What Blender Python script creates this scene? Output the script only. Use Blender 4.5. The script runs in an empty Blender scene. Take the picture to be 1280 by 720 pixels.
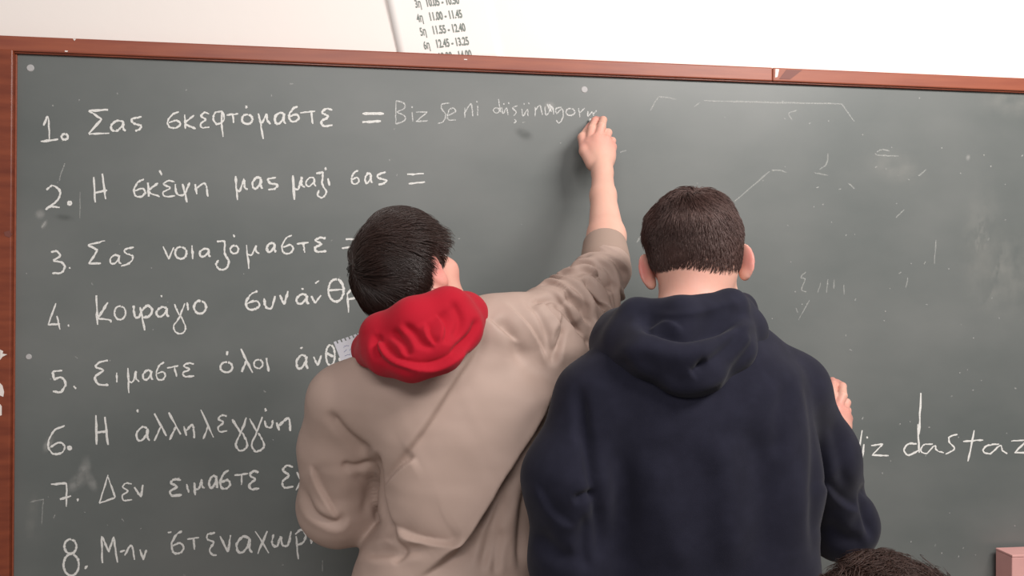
import bpy, bmesh, math, random
import numpy as np
from mathutils import Matrix, Vector

random.seed(7)
RNG = np.random.default_rng(11)
C = bpy.context.scene.collection
V = lambda *a: np.array(a, float)

# ------------------------------------------------------------------ camera, light, exposure
F = 1000.0
YAW, PITCH, ROLL = math.radians(7.0), math.radians(0.1), math.radians(0.35)
CAM = V(0.0, -1.85, 1.60)
_f = V(math.sin(YAW) * math.cos(PITCH), math.cos(YAW) * math.cos(PITCH), math.sin(PITCH))
_r = V(math.cos(YAW), -math.sin(YAW), 0)
_u = np.cross(_r, _f)
RC = _r * math.cos(ROLL) + _u * math.sin(ROLL)
UC = _u * math.cos(ROLL) - _r * math.sin(ROLL)
cam_d = bpy.data.cameras.new('camera')
cam_d.sensor_width = 36.0
cam_d.lens = 36.0 * F / 1280.0
cam_d.clip_start = 0.05
cam = bpy.data.objects.new('camera', cam_d)
C.objects.link(cam)
cam.matrix_world = Matrix(((RC[0], UC[0], -_f[0], CAM[0]), (RC[1], UC[1], -_f[1], CAM[1]),
                           (RC[2], UC[2], -_f[2], CAM[2]), (0, 0, 0, 1)))
bpy.context.scene.camera = cam

def px(u, v, y):
    d = _f + (u - 640) / F * RC - (v - 360) / F * UC
    t = (y - CAM[1]) / d[1]
    return CAM + d * t

def project(P):
    q = P - CAM
    z = q @ _f
    return np.stack([640 + F * (q @ RC) / z, 360 - F * (q @ UC) / z], 1)

sc = bpy.context.scene
sc.view_settings.view_transform = 'Standard'
sc.view_settings.look = 'None'
sc.view_settings.exposure = 0.0
sc.view_settings.gamma = 1.0
sc.view_settings.use_curve_mapping = False
world = bpy.data.worlds.new('world')
sc.world = world
world.use_nodes = True
world.node_tree.nodes['Background'].inputs[0].default_value = (1.0, 0.97, 0.95, 1)
world.node_tree.nodes['Background'].inputs[1].default_value = 0.30

def area(name, loc, target, sx, sy, power, col):
    l = bpy.data.lights.new(name, 'AREA')
    l.shape = 'RECTANGLE'; l.size = sx; l.size_y = sy; l.energy = power; l.color = col
    o = bpy.data.objects.new(name, l); C.objects.link(o)
    o.location = loc
    o.rotation_euler = (Vector(target) - Vector(loc)).to_track_quat('-Z', 'Y').to_euler()
    return o

area('ceiling_lamp_front', (1.55, -1.75, 2.95), (0.75, 0.0, 1.75), 1.3, 0.45, 62, (1.0, 0.95, 0.91))
area('ceiling_lamp_rear', (-0.3, -3.3, 2.95), (0.0, -0.6, 1.3), 1.6, 0.5, 50, (1.0, 0.95, 0.92))

# ------------------------------------------------------------------ materials
def mat(name, col, rough=0.6, spec=0.5, noise=None, bump=None, **kw):
    m = bpy.data.materials.new(name); m.use_nodes = True
    nt = m.node_tree; b = nt.nodes['Principled BSDF']
    b.inputs['Base Color'].default_value = (*col, 1)
    b.inputs['Roughness'].default_value = rough
    b.inputs['Specular IOR Level'].default_value = spec
    for k, v in kw.items():
        b.inputs[k.replace('_', ' ')].default_value = v
    tc = nt.nodes.new('ShaderNodeTexCoord')
    if noise:
        sc_, c2, lo, hi, stretch = noise
        mp = nt.nodes.new('ShaderNodeMapping'); mp.inputs['Scale'].default_value = stretch
        n = nt.nodes.new('ShaderNodeTexNoise'); n.inputs['Scale'].default_value = sc_; n.inputs['Detail'].default_value = 6
        r = nt.nodes.new('ShaderNodeValToRGB')
        r.color_ramp.elements[0].position = lo; r.color_ramp.elements[0].color = (*col, 1)
        r.color_ramp.elements[1].position = hi; r.color_ramp.elements[1].color = (*c2, 1)
        nt.links.new(tc.outputs['Object'], mp.inputs[0]); nt.links.new(mp.outputs[0], n.inputs['Vector'])
        nt.links.new(n.outputs[0], r.inputs[0]); nt.links.new(r.outputs[0], b.inputs['Base Color'])
    if bump:
        n = nt.nodes.new('ShaderNodeTexNoise'); n.inputs['Scale'].default_value = bump[0]; n.inputs['Detail'].default_value = 4
        bp = nt.nodes.new('ShaderNodeBump'); bp.inputs['Strength'].default_value = bump[1]; bp.inputs['Distance'].default_value = bump[2]
        nt.links.new(tc.outputs['Object'], n.inputs['Vector']); nt.links.new(n.outputs[0], bp.inputs['Height'])
        nt.links.new(bp.outputs[0], b.inputs['Normal'])
    return m

def chalk_mat(name, col, lo, hi, scale, amp=1.0, attr=None):
    m = bpy.data.materials.new(name); m.use_nodes = True
    nt = m.node_tree; b = nt.nodes['Principled BSDF']
    b.inputs['Base Color'].default_value = (*col, 1); b.inputs['Roughness'].default_value = 0.95
    b.inputs['Specular IOR Level'].default_value = 0.05
    tc = nt.nodes.new('ShaderNodeTexCoord')
    n = nt.nodes.new('ShaderNodeTexNoise'); n.inputs['Scale'].default_value = scale; n.inputs['Detail'].default_value = 3
    r = nt.nodes.new('ShaderNodeMapRange'); r.inputs[1].default_value = lo; r.inputs[2].default_value = hi; r.inputs[4].default_value = amp
    nt.links.new(tc.outputs['Object'], n.inputs['Vector']); nt.links.new(n.outputs[0], r.inputs[0])
    out = r.outputs[0]
    if attr:
        a = nt.nodes.new('ShaderNodeAttribute'); a.attribute_name = attr
        mu = nt.nodes.new('ShaderNodeMath'); mu.operation = 'MULTIPLY'
        nt.links.new(out, mu.inputs[0]); nt.links.new(a.outputs['Fac'], mu.inputs[1]); out = mu.outputs[0]
    nt.links.new(out, b.inputs['Alpha'])
    return m

def skin_mat(name, col, red):
    m = mat(name, col, 0.5, 0.35, bump=(160, 0.15, 0.001))
    nt = m.node_tree; b = nt.nodes['Principled BSDF']
    a = nt.nodes.new('ShaderNodeAttribute'); a.attribute_name = 'flush'
    n = nt.nodes.new('ShaderNodeTexNoise'); n.inputs['Scale'].default_value = 28; n.inputs['Detail'].default_value = 4
    ad = nt.nodes.new('ShaderNodeMath'); ad.operation = 'MULTIPLY_ADD'; ad.inputs[1].default_value = 0.30
    mx = nt.nodes.new('ShaderNodeMix'); mx.data_type = 'RGBA'
    mx.inputs['A'].default_value = (*col, 1); mx.inputs['B'].default_value = (*red, 1)
    tc = nt.nodes.new('ShaderNodeTexCoord'); nt.links.new(tc.outputs['Object'], n.inputs['Vector'])
    nt.links.new(n.outputs[0], ad.inputs[0]); nt.links.new(a.outputs['Fac'], ad.inputs[2])
    nt.links.new(ad.outputs[0], mx.inputs['Factor']); nt.links.new(mx.outputs['Result'], b.inputs['Base Color'])
    b.inputs['Subsurface Weight'].default_value = 0.12
    b.inputs['Subsurface Radius'].default_value = (0.012, 0.005, 0.003)
    b.inputs['Subsurface Scale'].default_value = 0.5
    return m

M_WALL = mat('white_plaster', (0.83, 0.77, 0.73), 0.85, 0.2, bump=(30, 0.15, 0.003))
M_FLOOR = mat('floor_terrazzo', (0.42, 0.38, 0.34), 0.5, 0.4, noise=(60, (0.3, 0.27, 0.25), 0.4, 0.65, (1, 1, 1)))
M_BOARD = mat('green_slate', (0.108, 0.120, 0.116), 0.42, 0.45, noise=(2.2, (0.160, 0.168, 0.162), 0.35, 0.75, (1.0, 1.0, 1.6)), bump=(300, 0.05, 0.0006))
M_WOOD = mat('red_varnished_wood', (0.23, 0.052, 0.022), 0.32, 0.5, noise=(9, (0.15, 0.030, 0.014), 0.35, 0.7, (1, 1, 6)), bump=(60, 0.1, 0.001))
M_WOODH = mat('red_varnished_wood_rail', (0.29, 0.078, 0.040), 0.4, 0.4, noise=(9, (0.22, 0.054, 0.032), 0.35, 0.7, (0.7, 1, 8)), bump=(60, 0.1, 0.001))
M_WOODO = mat('orange_varnished_wood_rail', (0.29, 0.080, 0.041), 0.45, 0.35, noise=(9, (0.235, 0.060, 0.033), 0.35, 0.7, (0.7, 1, 8)), bump=(60, 0.1, 0.001))
M_CHALK = chalk_mat('white_chalk', (0.80, 0.79, 0.76), 0.18, 0.46, 420, 0.92)
M_CHALKT = chalk_mat('thin_chalk', (0.78, 0.78, 0.76), 0.25, 0.60, 420, 0.80)
M_FAINT = chalk_mat('faint_chalk', (0.70, 0.70, 0.67), 0.30, 0.75, 380, 0.55)
M_SMUDGE = chalk_mat('chalk_smudge', (0.70, 0.69, 0.66), 0.20, 0.85, 45, 0.50, 'fade')
M_HAZE = chalk_mat('chalk_haze', (0.62, 0.60, 0.55), 0.30, 0.85, 22, 0.22, 'fade')
M_DARKSM = chalk_mat('wiped_patch', (0.06, 0.064, 0.06), 0.2, 0.7, 30, 0.35, 'fade')
M_PAPER = mat('white_paper', (0.82, 0.78, 0.75), 0.8, 0.2)
M_PAD = mat('note_paper', (0.78, 0.78, 0.84), 0.8, 0.2)
M_INK = mat('grey_green_print', (0.22, 0.25, 0.23), 0.8, 0.1)
M_PEN = mat('blue_ink', (0.16, 0.18, 0.38), 0.8, 0.1)
M_PLUG = mat('pale_screw_plug', (0.42, 0.41, 0.41), 0.6, 0.3)
M_HOLE = mat('dark_hole', (0.03, 0.03, 0.03), 0.8, 0.1)
M_PINK = mat('pink_painted_board', (0.70, 0.38, 0.35), 0.6, 0.3, noise=(14, (0.64, 0.34, 0.32), 0.35, 0.7, (1, 1, 1)))
M_WPAINT = mat('white_paint', (0.75, 0.68, 0.64), 0.7, 0.3)
M_STAIN = mat('dark_wood_stain', (0.17, 0.055, 0.042), 0.5, 0.3)
M_STICK = mat('chalk_stick', (0.85, 0.84, 0.80), 0.9, 0.1)
M_TAN = mat('tan_cotton', (0.385, 0.282, 0.240), 0.62, 0.3, noise=(14, (0.358, 0.262, 0.221), 0.35, 0.7, (1, 1, 1)), bump=(900, 0.10, 0.0006))
M_TANC = mat('tan_ribbed_cuff', (0.31, 0.225, 0.185), 0.75, 0.2, bump=(900, 0.2, 0.0006))
M_RED = mat('red_fleece', (0.37, 0.007, 0.020), 0.85, 0.15, bump=(700, 0.25, 0.0008), Sheen_Weight=0.05, Sheen_Roughness=0.5)
M_NAVY = mat('navy_fleece', (0.0115, 0.0115, 0.021), 0.9, 0.12, noise=(30, (0.0145, 0.0145, 0.026), 0.4, 0.65, (1, 1, 1)), bump=(700, 0.25, 0.0008), Sheen_Weight=0.05, Sheen_Roughness=0.5)
M_GREY = mat('grey_jersey', (0.14, 0.15, 0.17), 0.9, 0.15)
M_JEAN = mat('dark_denim', (0.03, 0.04, 0.07), 0.85, 0.2)
M_SHOE = mat('shoe_white', (0.55, 0.54, 0.52), 0.6, 0.4)
M_HAIR = mat('dark_brown_hair', (0.031, 0.015, 0.0115), 0.36, 0.5)
M_HAIR2 = mat('brown_hair', (0.072, 0.037, 0.031), 0.55, 0.4)
M_HAIR3 = mat('curly_brown_hair', (0.036, 0.0155, 0.011), 0.5, 0.4)
M_EYE = mat('eye_white', (0.75, 0.72, 0.70), 0.2, 0.5)
M_SKIN = skin_mat('skin', (0.66, 0.40, 0.31), (0.60, 0.21, 0.18))
M_CHAIRW = mat('beech_plywood', (0.45, 0.28, 0.14), 0.5, 0.4, noise=(7, (0.38, 0.22, 0.1), 0.35, 0.7, (1, 6, 1)))
M_CHAIRM = mat('grey_tube', (0.2, 0.2, 0.2), 0.4, 0.5, Metallic=0.6)

# ------------------------------------------------------------------ object helpers
def tag(o, label=None, cat=None, group=None, kind=None):
    if label: o['label'] = label
    if cat: o['category'] = cat
    if group: o['group'] = group
    if kind: o['kind'] = kind
    return o

def empty(name, loc, label, cat):
    o = bpy.data.objects.new(name, None); C.objects.link(o)
    o.location = Vector(loc); o.empty_display_size = 0.1
    return tag(o, label, cat)

def wloc(o):
    p = Vector((0, 0, 0))
    while o is not None:
        p += o.location; o = o.parent
    return p

def link(name, me, m, parent=None, origin=None):
    """mesh given in world coordinates; moved so that its origin is sensible"""
    o = bpy.data.objects.new(name, me); C.objects.link(o)
    if m is not None and not me.materials: me.materials.append(m)
    base = wloc(parent) if parent else Vector((0, 0, 0))
    if origin is None:
        n = len(me.vertices); co = np.empty(n * 3); me.vertices.foreach_get('co', co); co = co.reshape(-1, 3)
        c = (co.min(0) + co.max(0)) / 2; origin = (c[0], c[1], co[:, 2].min())
    org = Vector(origin)
    me.transform(Matrix.Translation(-org))
    o.location = org - base
    if parent: o.parent = parent
    return o

def np_mesh(name, verts, quads, smooth=True):
    me = bpy.data.meshes.new(name)
    me.from_pydata([tuple(v) for v in verts], [], [tuple(q) for q in quads])
    me.validate()
    if smooth: me.polygons.foreach_set('use_smooth', [True] * len(me.polygons))
    me.update()
    return me

def fast_mesh(name, verts, faces, smooth=True):
    """faces: (n,k) int array"""
    faces = np.asarray(faces, np.int32); k = faces.shape[1]; n = len(faces)
    me = bpy.data.meshes.new(name)
    me.vertices.add(len(verts)); me.vertices.foreach_set('co', np.asarray(verts, np.float32).ravel())
    me.loops.add(n * k); me.loops.foreach_set('vertex_index', faces.ravel())
    me.polygons.add(n); me.polygons.foreach_set('loop_start', np.arange(0, n * k, k, dtype=np.int32))
    me.polygons.foreach_set('use_smooth', np.full(n, smooth))
    me.update(calc_edges=True); me.validate()
    return me

def box_mesh(name, lo, hi, bevel=0.0, seg=2):
    bm = bmesh.new(); bmesh.ops.create_cube(bm, size=1.0)
    lo = V(*lo); hi = V(*hi)
    for v in bm.verts:
        v.co = Vector((lo + hi) / 2 + np.array(v.co) * (hi - lo))
    if bevel: bmesh.ops.bevel(bm, geom=bm.edges[:], offset=bevel, segments=seg, profile=0.5, affect='EDGES')
    me = bpy.data.meshes.new(name); bm.to_mesh(me); bm.free()
    return me

# ------------------------------------------------------------------ sculpting with distance fields
def rc(a, b, ra, rb):
    a = np.asarray(a, float); b = np.asarray(b, float); ba = b - a; l2 = ba @ ba + 1e-12
    def fn(p):
        t = np.clip((p - a) @ ba / l2, 0, 1)
        return np.linalg.norm(p - a - t[..., None] * ba, axis=-1) - (ra + (rb - ra) * t)
    return fn

def ell(c, r, R=None):
    c = np.asarray(c, float); r = np.asarray(r, float)
    def fn(p):
        q = p - c
        if R is not None: q = q @ R
        k0 = np.linalg.norm(q / r, axis=-1); k1 = np.linalg.norm(q / (r * r), axis=-1) + 1e-9
        return k0 * (k0 - 1) / k1
    return fn

def halfspace(pt, n):
    pt = np.asarray(pt, float); n = np.asarray(n, float); n = n / np.linalg.norm(n)
    return lambda p: (p - pt) @ n

def loft(rows):
    """rows: (z, xc, yc, half width, half depth)"""
    A = catmull(np.array(sorted(rows), float), 8); A = A[np.argsort(A[:, 0])]
    def fn(p):
        z = p[..., 2]; zc = np.clip(z, A[0, 0], A[-1, 0])
        xc, yc, a, b = (np.interp(zc, A[:, 0], A[:, i]) for i in (1, 2, 3, 4))
        qx = (p[..., 0] - xc); qy = (p[..., 1] - yc)
        n = 2.5
        k0 = ((np.abs(qx) / a) ** n + (np.abs(qy) / b) ** n) ** (1 / n) + 1e-9
        g = np.sqrt(qx ** 2 + qy ** 2) + 1e-9
        d = (k0 - 1) * g / k0
        dz = np.maximum(A[0, 0] - z, z - A[-1, 0])
        return np.where(dz > 0, np.sqrt(np.maximum(d, 0) ** 2 + dz ** 2), np.maximum(d, dz))
    return fn

def local(fn, c, R, S=1.0):
    return lambda p: fn((p - c) @ R / S) * S

def smin(a, b, k):
    h = np.clip(0.5 + 0.5 * (b - a) / k, 0, 1)
    return b * (1 - h) + a * h - k * h * (1 - h)

def chain(pts, rad, k=0.02):
    return [(rc(pts[i], pts[i + 1], rad[i], rad[i + 1]), 'u', k) for i in range(len(pts) - 1)]

def ev(prims, p, reach=None, cen=None, rad=0.0):
    d = np.full(p.shape[:-1], 1.0)
    for fn, op, k in prims:
        if cen is not None:
            sel = np.nonzero(fn(cen) < rad * 1.9 + 1.5 * k + 0.03)[0]
            if not len(sel): continue
            e = fn(p[sel]); dd = d[sel]
            d[sel] = smin(dd, e, k) if op == 'u' else -smin(-dd, e, k)
        else:
            e = fn(p)
            d = smin(d, e, k) if op == 'u' else -smin(-d, e, k)
    return d

def sdf_mesh(name, prims, lo, hi, h, relax=2):
    """sparse surface nets: one continuous quad mesh of the zero level"""
    B = 8; lo = np.asarray(lo, float); hi = np.asarray(hi, float); s = B * h
    nb = np.ceil((hi - lo) / s).astype(int)
    idx = np.stack(np.meshgrid(*[np.arange(n) for n in nb], indexing='ij'), -1).reshape(-1, 3)
    cen = lo + (idx + 0.5) * s
    d = ev(prims, cen)
    idx = idx[np.abs(d) < s * 0.87 * 1.7 + 0.012]
    g = np.stack(np.meshgrid(*[np.arange(B + 1)] * 3, indexing='ij'), -1)
    N = (nb * B + 4).astype(np.int64)
    cid = lambda c: (c[..., 0] * N[1] + c[..., 1]) * N[2] + c[..., 2]
    allv, allid, ecross = [], [], []
    for k0 in range(0, len(idx), 400):
        bi = idx[k0:k0 + 400]
        gi = (bi * B)[:, None, None, None, :] + g[None]
        P = lo + gi * h
        sh = P.shape
        D = ev(prims, P.reshape(len(bi), -1, 3), None, lo + (bi + 0.5) * s, s * 0.87).reshape(sh[:-1])
        # active cells
        cs = {}
        for i in (0, 1):
            for j in (0, 1):
                for l in (0, 1):
                    cs[i, j, l] = D[:, i:B + i, j:B + j, l:B + l]
        st = np.stack(list(cs.values()), 0) < 0
        act = st.any(0) & ~st.all(0)
        if act.any():
            acc = np.zeros(act.shape + (3,)); cnt = np.zeros(act.shape)
            for a in cs:
                for ax in range(3):
                    if a[ax] == 0:
                        b = list(a); b[ax] = 1; b = tuple(b)
                        d0, d1 = cs[a], cs[b]
                        cr = (d0 < 0) != (d1 < 0)
                        t = np.where(cr, d0 / np.where(cr, d0 - d1, 1), 0)
                        off = np.zeros(act.shape + (3,)) + np.array(a, float)
                        off[..., ax] += t
                        acc += np.where(cr[..., None], off, 0); cnt += cr
            w = np.nonzero(act)
            cell = gi[:, :B, :B, :B][w]
            allv.append(lo + (cell + acc[w] / cnt[w][:, None]) * h); allid.append(cid(cell))
        for ax in range(3):
            sl0 = [slice(None)] + [slice(0, B)] * 3; sl1 = list(sl0); sl1[ax + 1] = slice(1, B + 1)
            a0 = D[tuple(sl0)] < 0; a1 = D[tuple(sl1)] < 0
            w = np.nonzero(a0 != a1)
            if len(w[0]): ecross.append((ax, gi[:, :B, :B, :B][w], a0[w]))
    vid = np.concatenate(allid); v = np.concatenate(allv)
    o = np.argsort(vid); vid = vid[o]; v = v[o]
    quads = []
    for ax, e, inside in ecross:
        b1, b2 = [(1, 2), (2, 0), (0, 1)][ax]
        o1 = np.zeros(3, int); o1[b1] = 1; o2 = np.zeros(3, int); o2[b2] = 1
        q = np.stack([cid(e - o1 - o2), cid(e - o2), cid(e), cid(e - o1)], 1)
        j = np.searchsorted(vid, q); j = np.clip(j, 0, len(vid) - 1)
        ok = (vid[j] == q).all(1)
        j = j[ok]; ins = inside[ok]
        j[~ins] = j[~ins][:, ::-1]
        quads.append(j)
    q = np.concatenate(quads)
    for _ in range(relax): v = smooth_v(v, q)
    return v, q

def smooth_v(v, q, f=0.5):
    acc = np.zeros_like(v); cnt = np.zeros(len(v))
    for i in range(4):
        a = q[:, i]; b = q[:, (i + 1) % 4]
        for ax in range(3):
            acc[:, ax] += np.bincount(a, v[b, ax], len(v)) + np.bincount(b, v[a, ax], len(v))
        cnt += np.bincount(a, minlength=len(v)) + np.bincount(b, minlength=len(v))
    return v * (1 - f) + f * acc / np.maximum(cnt, 1)[:, None]

def normals(v, q):
    n = np.cross(v[q[:, 2]] - v[q[:, 0]], v[q[:, 3]] - v[q[:, 1]])
    acc = np.zeros_like(v)
    for i in range(4):
        for ax in range(3): acc[:, ax] += np.bincount(q[:, i], n[:, ax], len(v))
    return acc / (np.linalg.norm(acc, axis=1)[:, None] + 1e-12)

def catmull(pts, n=6, closed=False):
    P = np.asarray(pts, float)
    if len(P) < 3: return P
    E = np.vstack([2 * P[0] - P[1], P, 2 * P[-1] - P[-2]])
    t = np.linspace(0, 1, n, endpoint=False)[:, None]
    out = []
    for i in range(1, len(E) - 2):
        a, b, c, d = E[i - 1], E[i], E[i + 1], E[i + 2]
        out.append(0.5 * ((2 * b) + (c - a) * t + (2 * a - 5 * b + 4 * c - d) * t ** 2 + (3 * b - a - 3 * c + d) * t ** 3))
    return np.vstack(out + [P[-1:]])

def crease(v, q, folds, gain=1.0):
    """press folds of cloth into the surface: each fold follows a line over the back of the garment"""
    n = normals(v, q)
    uv = project(v)
    face = np.clip(-(n @ _f) * 2.5, 0, 1)
    disp = np.zeros(len(v))
    for pts, w, A, kind in folds:
        L = catmull(pts, 5)
        best = np.full(len(v), 1e9); sd = np.zeros(len(v)); tt = np.zeros(len(v)); m = len(L) - 1
        bb = (uv[:, 0] > L[:, 0].min() - 8 * w) & (uv[:, 0] < L[:, 0].max() + 8 * w) & (uv[:, 1] > L[:, 1].min() - 8 * w) & (uv[:, 1] < L[:, 1].max() + 8 * w)
        ii = np.nonzero(bb)[0]; U = uv[ii]
        b_, s_, t_ = best[ii], sd[ii], tt[ii]
        for i in range(m):
            a, b = L[i], L[i + 1]; ab = b - a; l2 = ab @ ab + 1e-9
            t = np.clip((U - a) @ ab / l2, 0, 1); r = U - a - t[:, None] * ab
            d = np.linalg.norm(r, axis=1); up = d < b_
            b_ = np.where(up, d, b_)
            s_ = np.where(up, np.sign(ab[0] * (U[:, 1] - a[1]) - ab[1] * (U[:, 0] - a[0])) * d, s_)
            t_ = np.where(up, (i + t) / m, t_)
        taper = np.clip(np.minimum(t_, 1 - t_) * 4 + 0.05, 0, 1)
        taper = taper * taper * (3 - 2 * taper)
        if kind == 'g': f = -np.exp(-(b_ / w) ** 2) + 0.35 * np.exp(-((b_ - 1.9 * w) / w) ** 2)
        elif kind == 'r': f = np.exp(-(b_ / w) ** 2)
        elif kind == 's': f = -np.exp(-(b_ / w) ** 2)
        else: f = np.tanh(3.2 * s_ / w) * np.exp(-np.abs(s_) / (2.4 * w))
        disp[ii] += gain * A * f * taper
    return v + n * (disp * face)[:, None]

def ripple(v, q, amp, freq, seed):
    r = np.random.default_rng(seed); n = normals(v, q); d = np.zeros(len(v))
    for i in range(7):
        k = r.normal(size=3); k = k / np.linalg.norm(k) * freq * r.uniform(0.5, 1.7)
        d += np.sin(v @ k + r.uniform(0, 6.28) + 1.5 * np.sin(v @ (r.normal(size=3) * freq * 0.4)))
    return v + n * (d * amp / 3)[:, None]

# ------------------------------------------------------------------ the setting
WALL_Y = 0.020
BK = 0.012          # back of the blackboard, a small gap from the wall
me = box_mesh('wall_back', (-2.6, WALL_Y, 0), (3.4, WALL_Y + 0.15, 3.0))
tag(link('wall_back', me, M_WALL), kind='structure')
me = box_mesh('floor', (-2.6, -4.2, -0.1), (3.4, WALL_Y + 0.15, 0.0))
tag(link('floor', me, M_FLOOR), kind='structure')

# ------------------------------------------------------------------ blackboard
top_z = px(640, 70.5, -0.013)[2]            # top of the frame
in_z = px(640, 88.5, -0.013)[2]
lx_in = px(14.2, 330, -0.014)[0]
lx_out = lx_in - 0.070
rx_in = 2.35; rx_out = rx_in + 0.07
bot_in = 0.80; bot = 0.745
board = empty('blackboard', (0.3, 0.0, bot), 'large green-grey blackboard in a red-brown wooden frame covered with chalk writing', 'blackboard')
link('panel', box_mesh('panel', (lx_in - 0.02, 0.0, bot_in - 0.02), (rx_in + 0.02, BK, in_z + 0.012)), M_BOARD, board)
jx = px(968, 95, -0.022)[0]
fy0, fy1 = -0.013, BK
link('frame_rail', box_mesh('rail', (lx_out, fy0, in_z), (jx, fy1, top_z), 0.003), M_WOODH, board)
link('frame_rail', box_mesh('rail', (jx + 0.0006, fy0, in_z), (rx_out, fy1, top_z), 0.003), M_WOODO, board)
link('frame_rail', box_mesh('rail', (lx_out, fy0, bot), (rx_out, fy1, bot_in), 0.003), M_WOODH, board)
link('frame_stile', box_mesh('stile', (lx_out, fy0 - 0.001, bot + 0.002), (lx_in, fy1, in_z + 0.004), 0.003), M_WOOD, board)
link('frame_stile', box_mesh('stile', (rx_in, fy0 - 0.001, bot + 0.002), (rx_out, fy1, in_z + 0.004), 0.003), M_WOOD, board)
# narrow inner lip that holds the panel
link('inner_lip', box_mesh('lip', (lx_in, -0.003, bot_in), (lx_in + 0.003, 0.004, in_z), 0.0006), M_WOODO, board)
link('inner_lip', box_mesh('lip', (lx_in, -0.008, in_z - 0.003), (rx_in, 0.004, in_z), 0.001), M_WOOD, board)
link('chalk_ledge', box_mesh('ledge', (lx_out, -0.085, bot - 0.02), (rx_out, -0.0142, bot), 0.004), M_WOOD, board)

def patch(name, pts, y, m, parent, label=None, thick=0.0006):
    P = [px(u, v, y) for u, v in pts]; n = len(P)
    verts = P + [p + V(0, thick, 0) for p in P]
    faces = [tuple(range(n))[::-1], tuple(range(n, 2 * n))] + [(i, (i + 1) % n, n + (i + 1) % n, n + i) for i in range(n)]
    o = link(name, np_mesh(name, verts, faces, False), m, parent)
    if label: o['label'] = label
    return o
patch('paint_smear', [(969.5, 86), (974, 86.5), (972, 96), (969, 97)], fy0 - 0.0007, M_WPAINT, board, 'whitish smear at the joint of the top rail')
patch('stain', [(983, 87), (1003, 87.5), (988, 99), (974, 98.5)], fy0 - 0.0007, M_STAIN, board, 'dark stain on the top rail')
patch('paint_fleck', [(-1, 478), (3, 482), (5, 490), (4, 496), (-1, 494)], fy0 - 0.0017, M_WPAINT, board)
patch('paint_fleck', [(0, 437), (4, 439), (3, 442), (9, 443), (3, 446), (0, 450)], fy0 - 0.0017, M_WPAINT, board)
patch('paint_fleck', [(0, 505), (2, 508), (2, 519), (-1, 520)], fy0 - 0.0017, M_WPAINT, board)
for s_ in ([(91, 48.3), (95, 48.6), (93, 51)], [(81, 63), (85, 63.4), (84, 65), (81, 64.6)], [(580, 73.6), (584, 73.8), (584, 75), (580, 74.8)]):
    patch('chip', s_, fy0 - 0.0007, M_WPAINT, board)
patch('knot', [(5, 290), (12, 288), (15, 293), (12, 297), (6, 295)], fy0 - 0.0017, M_STAIN, board)

def disc(name, c, r, y0, y1, m, parent, seg=24):
    bm = bmesh.new()
    a = [bm.verts.new((c[0] + r * math.cos(i * 2 * math.pi / seg), y0, c[2] + r * math.sin(i * 2 * math.pi / seg))) for i in range(seg)]
    b = [bm.verts.new((c[0] + r * 0.85 * math.cos(i * 2 * math.pi / seg), y1, c[2] + r * 0.85 * math.sin(i * 2 * math.pi / seg))) for i in range(seg)]
    bm.faces.new(b)
    for i in range(seg): bm.faces.new((a[i], a[(i + 1) % seg], b[(i + 1) % seg], b[i]))
    bmesh.ops.recalc_face_normals(bm, faces=bm.faces[:])
    me = bpy.data.meshes.new(name); bm.to_mesh(me); bm.free()
    return link(name, me, m, parent)
for (u, v, hole) in ((38, 85, 0), (730.5, 112, 0), (36, 446, 1)):
    s_ = disc('screw_plug', px(u, v, 0), 0.0078 if not hole else 0.0062, 0.0, -0.0012, M_PLUG, board)
    if hole: disc('screw_hole', px(u, v, 0) + V(0, -0.0013, 0), 0.0026, 0, -0.0004, M_HOLE, s_)

# ------------------------------------------------------------------ chalk writing
def G(ch, x0, y0, x1, y1):
    T = {
     'a': [[(.85, .08), (.45, .0), (.06, .42), (.12, .9), (.42, .96), (.78, .5), (.86, .1), (.84, .7), (1.0, 1.0)]],
     's6': [[(.85, 0), (.38, .17), (.03, .6), (.2, .96), (.7, .97), (.97, .74), (.7, .53), (.12, .66)]],
     'e': [[(.95, .06), (.45, .0), (.1, .22), (.6, .44), (.06, .72), (.25, .98), (1, .93)]],
     'k': [[(.06, 0), (.12, 1)], [(.85, .05), (.12, .62), (.98, 1)]],
    }[ch]
    return [[(x0 + a * (x1 - x0), y0 + b * (y1 - y0)) for a, b in s] for s in T]
def O(cx, cy, rx, ry, rot=0.2):
    return [[(cx + rx * math.cos(t), cy + ry * math.sin(t)) for t in np.linspace(-1.3, -1.3 + 6.15, 13)]]
def D(x, y, l=1.5): return [[(x - .5, y - l / 2), (x + .5, y + l / 2)]]
def S(*p): return [list(p)]
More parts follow.
